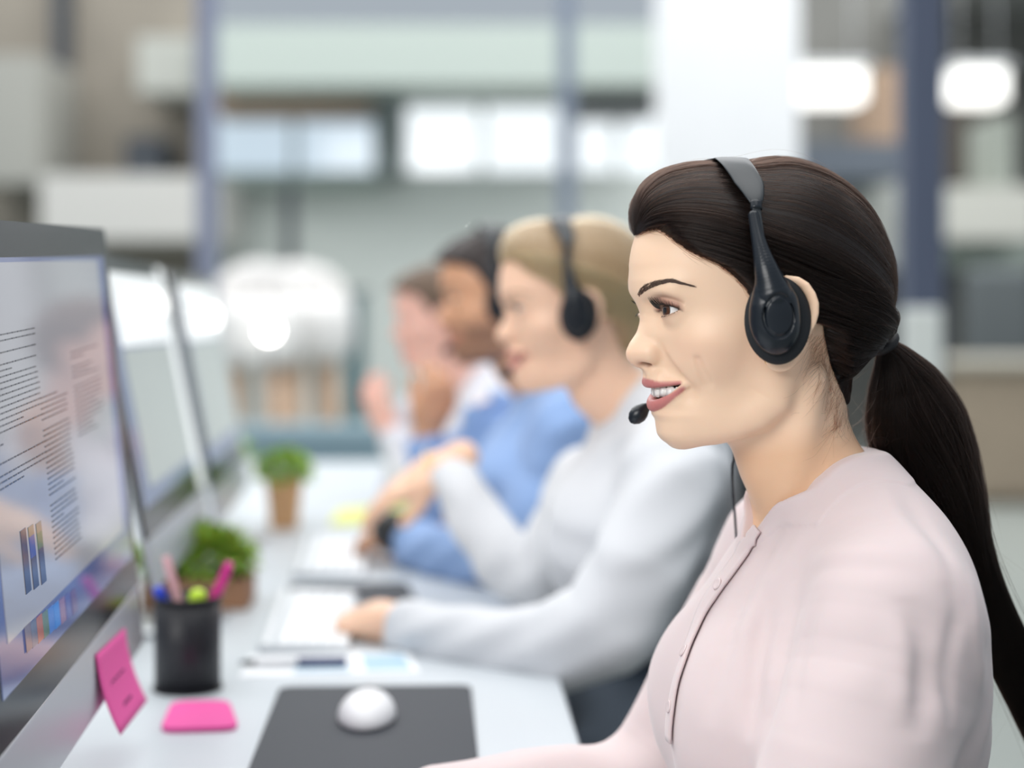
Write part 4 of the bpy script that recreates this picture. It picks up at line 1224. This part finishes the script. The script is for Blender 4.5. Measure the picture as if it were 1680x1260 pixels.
# small globe lamps on thin stands; two unseen ones are added to glint in the screens
BULB = lit_glass('lamp_globe', (1.0, .98, .94), 18.0)
def globe_lamp(p, label):
    r = empty('globe_lamp', (p[0], p[1], 0), label, 'lamp', 'globe lamps on stands')
    lathe('base', [(.10, 0), (.10, .012), (.02, .02), (.012, .03)], DARK, r, 24)
    tube('pole', [(0, 0, .015), (0, 0, p[2] - .035)], .007, DARK, r, 8)
    bm = bmesh.new(); bmesh.ops.create_uvsphere(bm, u_segments=20, v_segments=12, radius=.036, matrix=Matrix.Translation((0, 0, p[2]))); bm_obj('globe', bm, BULB, r, smooth=True)
globe_lamp(at(441, 542, 8.0), 'small lit globe lamp glowing between the third monitor and the white stools')
# ================================================================ desk, screens and the things on it
DZ = .73
def on(px, py, z=DZ):
    """point on the desk top (or height z) seen at a pixel"""
    Y = (EYE_Z - z) * FPX / (py - HZ); return Vector(((px - CXP) / FPX * Y, Y, z))
DESKM = noise_bump(mat('white_laminate', srgb(198, 204, 209), .36), 30, .02, .001)
dk_ang = math.radians(2.6)
desk = empty('desk', (.066, 1.86, 0), 'long white desk shared by all four agents', 'desk', None, dk_ang)
bmx = bmesh.new(); add_box(bmx, (-1.02, -1.15, DZ - .028), (0, 2.75, DZ)); bm_obj('worktop', bmx, DESKM, desk, bevel=.004)
for y in (-1.05, -.02, 1.40, 2.62): box('leg_panel', (-.95, y, 0), (-.08, y + .03, DZ - .028), DESKM, desk)
box('back_panel', (-1.0, -1.1, .32), (-.98, 2.7, DZ - .028), DESKM, desk)

ALU = mat('aluminium', srgb(196, 200, 204), .34, .85)
BEZ = mat('black_glass', (.005, .005, .007), .16, Specular_IOR_Level=.10)
def screen_mat(name, col, e):
    m = mat(name, (.01, .01, .012), .06, Specular_IOR_Level=.40); b = m.node_tree.nodes['Principled BSDF']
    b.inputs['Emission Color'].default_value = (*col, 1); b.inputs['Emission Strength'].default_value = e
    return m
PAGE = screen_mat('screen_page', srgb(196, 198, 208), .40); WALLP = screen_mat('screen_wallpaper', srgb(112, 128, 190), .34)
INK = screen_mat('screen_ink', srgb(62, 66, 88), .16); SIDE = screen_mat('screen_white_pane', srgb(244, 248, 250), .82); GREY = screen_mat('screen_grey_pane', srgb(176, 184, 184), .55)  # white and grey panes serve page content and painted edge reflections

class Mon:
    """screen frame: origin far top corner, u towards the near end, v down, n out of the glass towards the agents"""
    def __init__(s, top, bot, dirv):
        s.A = Vector(top); s.v = (Vector(bot) - s.A).normalized(); d = Vector(dirv).normalized()
        s.u = -(d - d.dot(s.v) * s.v).normalized(); s.n = s.v.cross(s.u).normalized()
        if s.n.x < 0: s.n = -s.n
        s.M = Matrix(((s.u.x, s.v.x, s.n.x, s.A.x), (s.u.y, s.v.y, s.n.y, s.A.y), (s.u.z, s.v.z, s.n.z, s.A.z), (0, 0, 0, 1)))
    def uv(s, px, py):
        d = at(px, py, 1.0) - Vector((0, 0, EYE_Z)); o = Vector((0, 0, EYE_Z)); t = (s.A - o).dot(s.n) / d.dot(s.n)
        q = o + d * t - s.A; return q.dot(s.u), q.dot(s.v)

def flip_ok(bm, m):
    if m.determinant() < 0: bmesh.ops.reverse_faces(bm, faces=bm.faces[:])

def quad_obj(name, quads, m, mon, h, parent, back=None):
    """thin plates on the glass; quads are 4 (u, v) corners"""
    bm = bmesh.new()
    for q in quads:
        lo = [bm.verts.new(mon.M @ Vector((a, b, h - .0004))) for a, b in q]; hi = [bm.verts.new(mon.M @ Vector((a, b, h))) for a, b in q]
        bm.faces.new(hi); bm.faces.new(lo[::-1])
        for i in range(4): bm.faces.new((lo[i], lo[(i + 1) % 4], hi[(i + 1) % 4], hi[i]))
    bmesh.ops.recalc_face_normals(bm, faces=bm.faces[:])
    o = bm_obj(name, bm, m, None); o.parent = parent; o.matrix_parent_inverse = parent.matrix_world.inverted()
    return o
def R4(u0, v0, u1, v1): return ((u0, v0), (u1, v0), (u1, v1), (u0, v1))

def monitor(mon, label, W=.65, H=.388, CH=.066, bz=.030):
    foot = mon.M @ Vector((W / 2, H + CH, -.09)); foot.z = DZ
    root = empty('monitor', foot, label, 'monitor', 'desk monitors'); bpy.context.view_layer.update()
    def wbox(name, lo, hi, m, bevel=.002):
        bm = bmesh.new(); add_box(bm, lo, hi); bmesh.ops.transform(bm, matrix=mon.M, verts=bm.verts[:]); bmesh.ops.recalc_face_normals(bm, faces=bm.faces[:])
        o = bm_obj(name, bm, m, None, bevel=bevel); o.parent = root; o.matrix_parent_inverse = root.matrix_world.inverted(); return o
    # rounded glass slab
    bm = bmesh.new(); rr = .012; loop = []
    for cx, cy, a0 in ((rr, rr, 180), (W - rr, rr, 270), (W, H, None), (0, H, None)):
        if a0 is None: loop.append((cx, cy))
        else: loop += [(cx + rr * math.cos(math.radians(a0 + k * 15)), cy + rr * math.sin(math.radians(a0 + k * 15))) for k in range(7)]
    f_ = [bm.verts.new(mon.M @ Vector((a, b, 0))) for a, b in loop]; k_ = [bm.verts.new(mon.M @ Vector((a, b, -.004))) for a, b in loop]
    bm.faces.new(f_); bm.faces.new(k_[::-1])
    for i in range(len(loop)): bm.faces.new((f_[i], k_[i], k_[(i + 1) % len(loop)], f_[(i + 1) % len(loop)]))
    bmesh.ops.recalc_face_normals(bm, faces=bm.faces[:]); o = bm_obj('bezel', bm, BEZ, None); o.parent = root; o.matrix_parent_inverse = root.matrix_world.inverted()
    wbox('chin', (0, H, -.006), (W, H + CH, 0), ALU, .003)
    # bulging back
    bm = bmesh.new(); gx, gy = 14, 10; g = []
    for i in range(gx + 1):
        for j in range(gy + 1):
            a, b = i / gx, j / gy; dep = -.006 - .040 * (math.sin(math.pi * a) ** .7) * (math.sin(math.pi * b) ** .7)
            g.append(bm.verts.new(mon.M @ Vector((a * W, b * (H + CH), dep))))
    for i in range(gx):
        for j in range(gy): bm.faces.new((g[i * (gy + 1) + j], g[(i + 1) * (gy + 1) + j], g[(i + 1) * (gy + 1) + j + 1], g[i * (gy + 1) + j + 1]))
    bmesh.ops.recalc_face_normals(bm, faces=bm.faces[:]); o = bm_obj('back_shell', bm, ALU, None, smooth=True); o.parent = root; o.matrix_parent_inverse = root.matrix_world.inverted()
    sm = o.modifiers.new('thick', 'SOLIDIFY'); sm.thickness = .003; sm.offset = 0
    # stand: leaning neck and flat foot
    c0 = mon.M @ Vector((W / 2, H * .75, -.045)); wdt = mon.u * .09
    nk = [c0, c0 + Vector((-.06, 0, -.10)), Vector((c0.x - .06, c0.y, DZ + .012)), Vector((c0.x + .02, c0.y, DZ + .006)), Vector((c0.x + .12, c0.y, DZ + .005))]
    bm = bmesh.new(); add_tube(bm, spline([list(p) for p in nk], 24), [(.095, .0045)] * 24, 12, ref=tuple(mon.u)); o = bm_obj('stand', bm, ALU, None, smooth=True); o.parent = root; o.matrix_parent_inverse = root.matrix_world.inverted()
    quad_obj('screen', [R4(bz, bz, W - bz, H - bz * 1.15)], WALLP, mon, .0006, root)
    return root

m1 = Mon(at(172, 375, 1.85), at(228, 963, 1.86), (-.061, 1, -.0150))
r1 = monitor(m1, 'nearest monitor, showing a two column report, with a pink note on its chin')
tc1 = lambda px, py: m1.uv(px, py)
U0 = .022; U1 = .628
quad_obj('document_page', [R4(.070, .034, .592, .318)], PAGE, m1, .0011, r1)
# lines of text (never readable in the photograph) in three columns
rr_ = random.Random(3); lines = []
def column(u_hi, u_lo, v0, v1, pitch=.0046):
    v = v0
    while v < v1:
        if rr_.random() < .10: v += pitch; continue
        end = u_lo if rr_.random() < .82 else u_lo + (u_hi - u_lo) * rr_.uniform(.2, .6)
        u = u_hi
        while u > end + .006:
            wl = rr_.uniform(.006, .020); wl = min(wl, u - end); lines.append(R4(u - wl, v, u, v + .0012)); u -= wl + .0040
        v += pitch
cA = tc1(-40, 640)[0]; 
column(tc1(2, 600)[0] + .16, tc1(60, 600)[0], .090, .205); column(tc1(66, 680)[0], tc1(112, 680)[0], .150, .288); column(tc1(78, 720)[0] - .13, tc1(78, 720)[0] - .27, .120, .200)
quad_obj('document_text', lines, INK, m1, .0016, r1)['kind'] = 'stuff'
bars = []; seg = {0: [], 1: [], 2: [], 3: []}
for k in range(3):
    pa = tc1(30 + k * 13, 872 - k * 6); pb = tc1(44 + k * 13, 985 - k * 8)
    u0 = pa[0]; u1 = u0 - .019; v0, v1 = pa[1], tc1(30 + k * 13, 985 - k * 8)[1]
    for j, (f0, f1, ci) in enumerate(((0, [1, .16, .16][k], [0, 2, 2][k]), ([1, .16, .16][k], [1, .5, .42][k], [0, 1, 3][k]), ([1, .5, .42][k], 1, 0))):
        if f1 > f0: seg[ci].append(R4(u1, v0 + (v1 - v0) * f0, u0, v0 + (v1 - v0) * f1))
for ci, c in ((0, (44, 50, 92)), (1, (30, 86, 190)), (2, (150, 140, 120)), (3, (70, 130, 90))):
    if seg[ci]: quad_obj('chart_bars', seg[ci], screen_mat('chart_%d' % ci, srgb(*c), .35), m1, .0016, r1)
for k, c in enumerate(((90, 80, 110), (70, 90, 130), (170, 90, 80), (80, 120, 110), (60, 130, 220), (50, 140, 230), (150, 120, 160), (90, 100, 170), (110, 90, 140))):
    u_, v_ = tc1(44 + k * 9.4, 1046 - k * 7.4); q = R4(u_ - .011, v_ - .010, u_ + .011, v_ + .010)
    quad_obj('dock_icon', [q], screen_mat('dock_icon_%d' % k, srgb(*c), .5), m1, .0016, r1)

m2 = Mon(at(262, 436, 2.70), at(338, 812, 2.70), (-.075, 1, -.014)); r2 = monitor(m2, 'second monitor along the desk with a bright white right hand pane', H=.355, CH=.062)
quad_obj('window_pane', [R4(.003, .004, .068, .352)], SIDE, m2, .0011, r2); quad_obj('window_pane', [R4(.075, .022, .55, .120)], SIDE, m2, .0011, r2); quad_obj('window_pane', [R4(.075, .124, .55, .30)], GREY, m2, .0011, r2)  # first strip paints an edge reflection as glow; the others are screen content
m3 = Mon(at(346, 456, 3.45), at(402, 752, 3.45), (-.075, 1, -.014)); r3 = monitor(m3, 'third monitor along the desk, facing the man in blue', H=.365, CH=.062)
quad_obj('window_pane', [R4(.003, .004, .060, .36)], GREY, m3, .0011, r3); quad_obj('window_pane', [R4(.068, .022, .60, .120)], SIDE, m3, .0011, r3); quad_obj('window_pane', [R4(.068, .124, .60, .30)], GREY, m3, .0011, r3)  # grey edge strip is a painted reflection too, the rest is content

def bulb_for(mon, px, py, dist):
    o = Vector((0, 0, EYE_Z)); d = (at(px, py, 1.0) - o).normalized(); t = (mon.A - o).dot(mon.n) / d.dot(mon.n); h_ = o + d * t
    return h_ + (d - 2 * d.dot(mon.n) * mon.n) * dist

for mon_, px_, py_, t_, lab_ in ((m2, 247, 500, 7.5, 'lit globe lamp reflected in the second monitor'), (m3, 353, 518, 7.0, 'lit globe lamp reflected in the third monitor')):  # lamps added out of sight, placed by mirror ray for their glints
    q_ = bulb_for(mon_, px_, py_, t_); print('LAMP', tuple(q_), 840 + 2800 * q_.x / q_.y, 470 - 2800 * (q_.z - 1.2) / q_.y)
    globe_lamp(q_, lab_)

PINK = mat('pink_paper', srgb(228, 86, 160), .8)
def curled(name, pts_fn, m, nu=10, nv=10, th=.0003):
    bm = bmesh.new(); g = [[bm.verts.new(pts_fn(i / nu, j / nv)) for j in range(nv + 1)] for i in range(nu + 1)]
    for i in range(nu):
        for j in range(nv): bm.faces.new((g[i][j], g[i + 1][j], g[i + 1][j + 1], g[i][j + 1]))
    o = bm_obj(name, bm, m, None, smooth=True); s_ = o.modifiers.new('paper', 'SOLIDIFY'); s_.thickness = th; return o
ua, va = tc1(203, 1030); ub, vb = tc1(155, 1075)
def note_pt(a, b):
    u_ = ua + (ub - ua) * a; v_ = va + (vb - va) * a + b * .076
    return m1.M @ Vector((u_ + .004 * b, v_, .0015 + .016 * b * b))
tag(curled('sticky_note', note_pt, PINK), 'bright pink sticky note hanging from the chin of the nearest monitor', 'sticky note')
# scribble on the note
sn = bpy.data.objects['sticky_note']
bm = bmesh.new()
for (a0, a1, b0) in ((.28, .75, .45), (.35, .62, .78)):
    pts = []
    for k in range(14):
        a = a0 + (a1 - a0) * k / 13; p = note_pt(a, b0 + .02 * math.sin(k * 2.1)); pts.append(p + m1.n * .0006)
    add_tube(bm, pts, .0005, 5)
bm_obj('handwriting', bm, mat('note_ink', srgb(120, 40, 100), .6), sn)

# pencil cup and what stands in it
cp = on(308, 1130); CB = mat('black_mesh', (.006, .006, .010), .45, .0); noise_bump(CB, 300, .6, .001, 1)
cup = empty('pencil_cup', cp, 'black metal pencil cup on the desk beside the nearest monitor', 'pencil cup')
rc, hc = .0385, .108
lathe('body', [(rc, 0), (rc, hc), (rc - .0018, hc), (rc - .0018, .004)], CB, cup, 48)
for z in (.002, hc): lathe('rim', [(rc + .0012 + .0014 * math.cos(a), z + .0018 * math.sin(a)) for a in np.linspace(0, 2 * math.pi, 8, endpoint=False)], mat('cup_rim', (.012, .012, .016), .3, .5), cup, 48, closed=True)
def stick(name, label, cat, px, py, top_r, cols, lean_to, z_top, grp=None, parts=None):
    """pen standing in the cup; top end seen at pixel (px, py)"""
    Y = cp.y + lean_to[1]; top = at(px, py, Y); bot = cp + Vector((lean_to[0], -lean_to[1] * .3, .006))
    ax = (bot - top); l = ax.length; mt = Matrix.Translation(top) @ ax.to_track_quat('Z', 'Y').to_matrix().to_4x4()
    r = empty(name, top, label, cat, grp); bpy.context.view_layer.update()
    z = 0
    for pn, prof, m in parts(l):
        o = lathe(pn, prof, m, None, 20, mt); o.parent = r; o.matrix_parent_inverse = r.matrix_world.inverted()
MAG = mat('magenta_plastic', srgb(226, 40, 150), .35); BLUEP = mat('blue_plastic', srgb(28, 60, 190), .3); LIME = mat('lime_plastic', srgb(190, 224, 40), .35); ROSE = mat('rose_plastic', srgb(206, 158, 164), .5); WHP = mat('white_plastic', srgb(236, 236, 238), .4)
stick('marker_pen', 'magenta marker leaning right in the pencil cup', 'marker', 378, 922, .006, None, (-.012, .002), 0, 'pens in the cup', lambda l: [('cap', [(.0012, 0), (.0050, .001), (.0058, .012), (.0062, .058), (.0066, .060), (.0066, .064), (.003, .064)], MAG), ('barrel', [(.0058, .062), (.0060, l - .01), (.004, l)], MAG)])
stick('pencil', 'dusty rose pencil leaning left in the pencil cup', 'pencil', 272, 912, .004, None, (.016, .004), 0, 'pens in the cup', lambda l: [('barrel', [(.0010, 0), (.0046, .001), (.0050, .004), (.0050, l - .02), (.001, l)], ROSE)])
stick('ballpoint_pen', 'blue capped pen leaning on the left rim of the pencil cup', 'pen', 258, 962, .004, None, (.010, -.006), 0, 'pens in the cup', lambda l: [('cap', [(.001, 0), (.0062, .001), (.0068, .006), (.0068, .030), (.004, .030)], BLUEP), ('barrel', [(.0045, .028), (.0045, l - .01), (.001, l)], WHP)])
stick('highlighter', 'lime green highlighter with a fat rounded end in the pencil cup', 'highlighter', 326, 967, .008, None, (.0, -.012), 0, 'pens in the cup', lambda l: [('cap', [(.001, 0), (.006, .0008), (.0098, .005), (.0105, .012), (.0105, .034), (.006, .034)], LIME), ('barrel', [(.0095, .032), (.0095, l - .01), (.004, l)], LIME)])

# plants
def leaf_bm(bm, p, d, up, ln, wd):
    d = d.normalized(); s_ = d.cross(up).normalized(); u_ = s_.cross(d)
    rows = []
    for t, w_ in ((0, .15), (.3, .9), (.6, 1.0), (.85, .55), (1, .05)):
        c = p + d * ln * t - u_ * ln * .35 * t * t
        rows.append((bm.verts.new(c - s_ * wd * w_ - u_ * 0), bm.verts.new(c + u_ * wd * -.25), bm.verts.new(c + s_ * wd * w_)))
    for a, b in zip(rows, rows[1:]):
        bm.faces.new((a[0], a[1], b[1], b[0])); bm.faces.new((a[1], a[2], b[2], b[1]))
def foliage(name, c, rx, ry, rz, n, ln, wd, m, parent, seed, up_bias=.4):
    R_ = random.Random(seed); bm = bmesh.new()
    for _ in range(n):
        a, b = R_.uniform(0, 2 * math.pi), math.acos(R_.uniform(-.35, 1)); q = R_.uniform(.35, 1) ** .5
        d = Vector((math.sin(b) * math.cos(a), math.sin(b) * math.sin(a), math.cos(b)))
        p = Vector(c) + Vector((d.x * rx, d.y * ry, d.z * rz)) * q
        dd = (d + Vector((R_.gauss(0, .4), R_.gauss(0, .4), up_bias + R_.gauss(0, .3)))).normalized()
        leaf_bm(bm, p, dd, Vector((R_.gauss(0, .2), R_.gauss(0, .2), 1)), ln * R_.uniform(.7, 1.2), wd * R_.uniform(.7, 1.2))
    o = bm_obj(name, bm, m, parent, smooth=True); o['kind'] = 'stuff'; return o
def green(name, c1, c2, s):
    m = mat(name, srgb(*c1), .5, Subsurface_Weight=.4, Subsurface_Scale=.01); nt = m.node_tree; b = nt.nodes['Principled BSDF']
    tc = nt.nodes.new('ShaderNodeTexCoord'); nz = nt.nodes.new('ShaderNodeTexNoise'); nz.inputs['Scale'].default_value = s; cr = nt.nodes.new('ShaderNodeValToRGB')
    cr.color_ramp.elements[0].position = .35; cr.color_ramp.elements[0].color = (*srgb(*c1), 1); cr.color_ramp.elements[1].position = .65; cr.color_ramp.elements[1].color = (*srgb(*c2), 1)
    nt.links.new(tc.outputs['Object'], nz.inputs[0]); nt.links.new(nz.outputs['Fac'], cr.inputs[0]); nt.links.new(cr.outputs[0], b.inputs['Base Color']); return m
G1 = green('leaf_green', (132, 172, 58), (188, 216, 104), 60); G2 = green('moss_green', (150, 192, 54), (186, 218, 84), 60)
SOIL = mat('soil', srgb(58, 44, 36), .95); WOODB = mat('planter_wood', srgb(150, 110, 82), .7); noise_bump(WOODB, 30, .2, .002, 4, (1, .1, 1), vary=.2); CLAY = mat('clay', srgb(220, 170, 122), .8)
pp = on(324, 992); pl1 = empty('potted_plant', pp, 'bushy green plant in a low wooden box behind the pencil cup', 'plant', 'desk plants', dk_ang)
box('planter', (-.075, -.05, 0), (.080, .06, .045), WOODB, pl1, bevel=.003); box('soil', (-.069, -.044, .040), (.074, .054, .047), SOIL, pl1)
foliage('foliage', (-.004, 0, .068), .078, .060, .042, 900, .024, .0075, G1, pl1, 5)
pp = on(466, 866); pl2 = empty('potted_plant', pp, 'mossy bright green plant in a tall clay pot beyond the keyboard', 'plant', 'desk plants')
lathe('pot', [(.026, 0), (.027, .002), (.036, .088), (.038, .089), (.038, .098), (.033, .098), (.031, .085)], CLAY, pl2, 36); lathe('soil', [(.001, .084), (.032, .084), (.032, .088), (.001, .088)], SOIL, pl2, 24)
foliage('foliage', (0, 0, .108), .052, .052, .040, 700, .014, .0045, G2, pl2, 8)
pp = on(372, 785); pl3 = empty('potted_plant', pp, 'small dark green plant half hidden beside the third monitor', 'plant', 'desk plants')
lathe('pot', [(.026, 0), (.030, .04), (.032, .042), (.027, .042)], CLAY, pl3, 28); foliage('foliage', (0, 0, .055), .062, .055, .032, 300, .020, .006, G1, pl3, 9)

# keyboards: aluminium tray with white keys
KEYW = mat('white_key', srgb(240, 242, 244), .5)
def keyboard(p0, label, rz):
    """p0: corner at the agent's near left end; keys run away from the lens"""
    r = empty('keyboard', p0, label, 'keyboard', 'white keyboards', rz)
    Lk, Wk = .40, .118
    bm = bmesh.new(); v = add_box(bm, (0, 0, 0), (Wk, Lk, .006)); 
    for q in v:
        if q.co.z > .001: q.co.z += .006 * (1 - q.co.x / Wk)
    bm_obj('tray', bm, ALU, r, bevel=.002)
    bm = bmesh.new(); pit = .0182
    for row in range(6):
        n_ = 21; x0 = .006 + row * .0184
        if row == 5:
            spans = [(0, 1), (1, 2), (2, 3), (3, 4.2), (4.2, 9.2), (9.2, 10.4), (10.4, 11.4), (11.4, 12.4), (12.4, 13.6), (14, 17), (17.4, 21)]
        else: spans = [(k, k + 1) for k in range(n_)]
        for a, b in spans:
            y0 = .005 + a * .0186; y1 = .005 + b * .0186 - .0028; z0 = .0125 - .006 * (x0 / Wk)
            add_box(bm, (x0, y0, z0 - .002), (x0 + (.0085 if row == 0 else .0156), y1, z0 + .0022))
    bm_obj('keys', bm, KEYW, r, bevel=.0012)
    return r
k2a = on(424, 1072); keyboard(k2a + Vector((0, -.005, 0)), 'white keyboard under the hand of the blonde woman', math.radians(4))
k3a = on(480, 950); keyboard(k3a, 'white keyboard in front of the man in the blue shirt', math.radians(4))
BLK = mat('black_rubber', srgb(44, 48, 56), .65); noise_bump(BLK, 800, .2, .0004, 2)
def pad(name, corners, th, m, label, cat, rad=.012, group=None):
    """rounded flat slab through four desk points"""
    c = [Vector(p) for p in corners]; bm = bmesh.new(); ring = []
    for i in range(4):
        a, b, d = c[i - 1], c[i], c[(i + 1) % 4]; e0 = (a - b).normalized(); e1 = (d - b).normalized()
        for k in range(7):
            t = k / 6; p0 = b + e0 * rad * (1 - t) ** 2; ring.append(b + e0 * rad * (1 - t) ** 2 + e1 * rad * t ** 2)
    lo = [bm.verts.new(p) for p in ring]; hi = [bm.verts.new(p + Vector((0, 0, th))) for p in ring]
    bm.faces.new(lo[::-1]); bm.faces.new(hi)
    for i in range(len(ring)): bm.faces.new((lo[i], lo[(i + 1) % len(ring)], hi[(i + 1) % len(ring)], hi[i]))
    bmesh.ops.recalc_face_normals(bm, faces=bm.faces[:])
    return tag(bm_obj(name, bm, m, None, bevel=min(.0012, th * .3)), label, cat, group)
q0 = on(459, 1131); q1 = on(773, 1128)
pad('desk_mat', [q0, q1, q1 + Vector((.030, -.66, 0)), q0 + Vector((.030, -.66, 0))], .004, BLK, 'long dark desk mat with rounded corners under the white mouse', 'desk mat', .018)  # unseen near end added to darken the reflection in the nearest screen
pad('mouse_pad', [on(474, 962), on(668, 958), on(684, 990), on(470, 986)], .004, BLK, 'dark mouse pad lying beyond the keyboard of the blonde woman', 'mouse pad', .012)
mp = on(602, 1185); mp.z += .004
mo = empty('computer_mouse', mp, 'white computer mouse on the long dark desk mat', 'mouse')
def mouse_f(P): return smx(ell(P, (0, 0, .004), (.031, .056, .026)), -(P[:, 2] - .0005), .003)
v, q = surface(mouse_f, (-.05, -.07, -.01), (.05, .07, .05), .003); np_mesh('body', v, q, WHP, mo)
tube('scroll_wheel', [(-.003, .030, .0255), (.003, .030, .0255)], .005, mat('wheel_grey', srgb(150, 150, 152), .5), mo, 14)
PAPER = mat('white_paper', srgb(244, 246, 248), .8); PBL = mat('printed_blue', srgb(176, 204, 222), .8)
pc0 = [on(392, 1112), on(690, 1104), on(668, 1070), on(410, 1076)]
pa = pad('paper_sheet', [p + Vector((0, 0, .0)) for p in pc0], .0012, PAPER, 'printed sheet lying under the pen on the desk', 'paper', .001)
bm = bmesh.new()
def lerp4(a, b, z=.0018): 
    p = pc0[0] + (pc0[1] - pc0[0]) * a; q_ = pc0[3] + (pc0[2] - pc0[3]) * a; r_ = p + (q_ - p) * b; return Vector((r_.x, r_.y, DZ + z))
for a0, b0, a1, b1 in ((.70, .12, .96, .85), (.30, .10, .62, .22), (.30, .30, .60, .40)):
    vs4 = [bm.verts.new(lerp4(*t)) for t in ((a0, b0), (a1, b0), (a1, b1), (a0, b1))]; lo4 = [bm.verts.new(lerp4(*t, .0010)) for t in ((a0, b0), (a1, b0), (a1, b1), (a0, b1))]
    bm.faces.new(vs4); [bm.faces.new((vs4[i], lo4[i], lo4[(i + 1) % 4], vs4[(i + 1) % 4])) for i in range(4)]
bmesh.ops.recalc_face_normals(bm, faces=bm.faces[:]); bm_obj('printed_chart', bm, PBL, pa)
e0, e1 = on(392, 1087, DZ + .007), on(570, 1085, DZ + .007); ax = e1 - e0; l = ax.length
pen = empty('ballpoint_pen', e0, 'white pen with a dark blue grip lying on the printed sheet', 'pen'); bpy.context.view_layer.update(); mt = ax.to_track_quat('Z', 'Y').to_matrix().to_4x4()
lathe('tip', [(.0006, 0), (.0030, .006), (.0042, .020), (.001, .020)], BLK, pen, 16, mt); lathe('barrel', [(.004, .019), (.0050, .024), (.0050, l * .55), (.003, l * .55)], WHP, pen, 16, mt); lathe('grip', [(.0046, l * .54), (.0056, l * .55), (.0056, l - .004), (.003, l)], mat('navy_plastic', srgb(26, 48, 104), .35), pen, 16, mt)
pad('note_pad', [on(282, 1158), on(376, 1156), on(392, 1200), on(262, 1204)], .006, PINK, 'bright pink pad at the front edge of the desk', 'note pad', .02)
pad('note_pad', [on(556, 838), on(690, 830), on(700, 858), on(540, 862)], .004, mat('lime_paper', srgb(222, 226, 130), .8), 'pale lime notepad under the lifted hand of the blonde woman', 'note pad', .004)

# ---------------------------------------------------------------- trousers and chairs
TROUS = cloth('dark_trousers', srgb(92, 104, 118))
def legs(root, fr_, toff, name='trousers'):
    I = fr_.I
    flo = I @ Vector((0, 0, 0)); fz = flo.z
    def f(P0):
        P = P0 - np.array(toff, F); P[:, 0] = np.abs(P[:, 0])
        d = ell(P, (0, -.085, -.60), (.165, .125, .13))
        hz = -.66
        d = su(d, chain(P, [(.085, -.06, hz, .085), (.10, .16, hz + .02, .078), (.11, .34, hz + .02, .064)], 6), .04)
        return su(d, chain(P, [(.11, .35, hz + .01, .062), (.11, .36, hz - .20, .054), (.11, .36, fz + .06 - toff[2], .05)], 6), .03)
    v, q = surface(f, (-.30, -.30, fz - .02), (.30, .50, -.42), .008, newton=1)
    np_mesh(name, v, q, TROUS, root)
    for s_ in (1, -1):
        bm = bmesh.new(); c = Vector((.11 * s_ + toff[0], .40 + toff[1], fz + .035)); bmesh.ops.create_uvsphere(bm, u_segments=20, v_segments=12, radius=1.0, matrix=Matrix.Translation(c) @ Matrix.Diagonal((.045, .13, .034, 1)))
        bm_obj('shoe', bm, BLK, root, smooth=True)
for rt, ff_, to in ((person, FR, (0, 0, 0)), (p2, F2, (0, -.035, .028)), (p3, F3, (0, -.03, .02)), (p4, F4, (0, -.03, .02))): legs(rt, ff_, to)
CHF = mat('teal_black_fabric', srgb(28, 48, 56), .85)
def office_chair(x, y, rz, label):
    r = empty('office_chair', (x, y, 0), label, 'chair', 'office chairs at the desk', rz)
    box('seat', (-.23, -.24, .395), (.23, .24, .455), CHF, r, bevel=.025)
    bm = bmesh.new(); add_box(bm, (-.21, -.30, .55), (.21, -.255, .985)); bm_obj('backrest', bm, CHF, r, bevel=.02)
    tube('back_post', spline([(0, -.05, .38), (0, -.24, .39), (0, -.32, .48), (0, -.31, .75)], 16), .016, DARK, r, 10)
    tube('gas_lift', [(0, 0, .09), (0, 0, .40)], .026, DARK, r, 14)
    for k in range(5):
        a = 2 * math.pi * k / 5 + .3; c, s_ = math.cos(a), math.sin(a)
        lg = tube('leg', [(0, 0, .11), (.15 * c, .15 * s_, .10), (.28 * c, .28 * s_, .075)], [.026, .020, .014], DARK, r, 8)
        bm = bmesh.new(); bmesh.ops.create_cone(bm, cap_ends=True, segments=16, radius1=.03, radius2=.03, depth=.022, matrix=Matrix.Translation((.28 * c, .28 * s_, .030)) @ Matrix.Rotation(a, 4, 'Z') @ Matrix.Rotation(math.pi / 2, 4, 'Y'))
        bm_obj('caster', bm, BLK, lg)
    return r
for rt, to, yaw_, lab in ((person, (0, 0, 0), 5, 'dark office chair under the woman in pink'), (p2, (0, -.035, 0), 2, 'dark teal office chair behind the blonde woman'), (p3, (0, -.03, 0), 1, 'dark office chair under the man in blue'), (p4, (0, -.03, 0), 0, 'dark office chair under the furthest agent')):
    p = rt.matrix_world @ Vector((0, (-.10 if rt is person else .075) + to[1], 0)); office_chair(p.x, p.y, math.pi / 2 + math.radians(yaw_), lab)
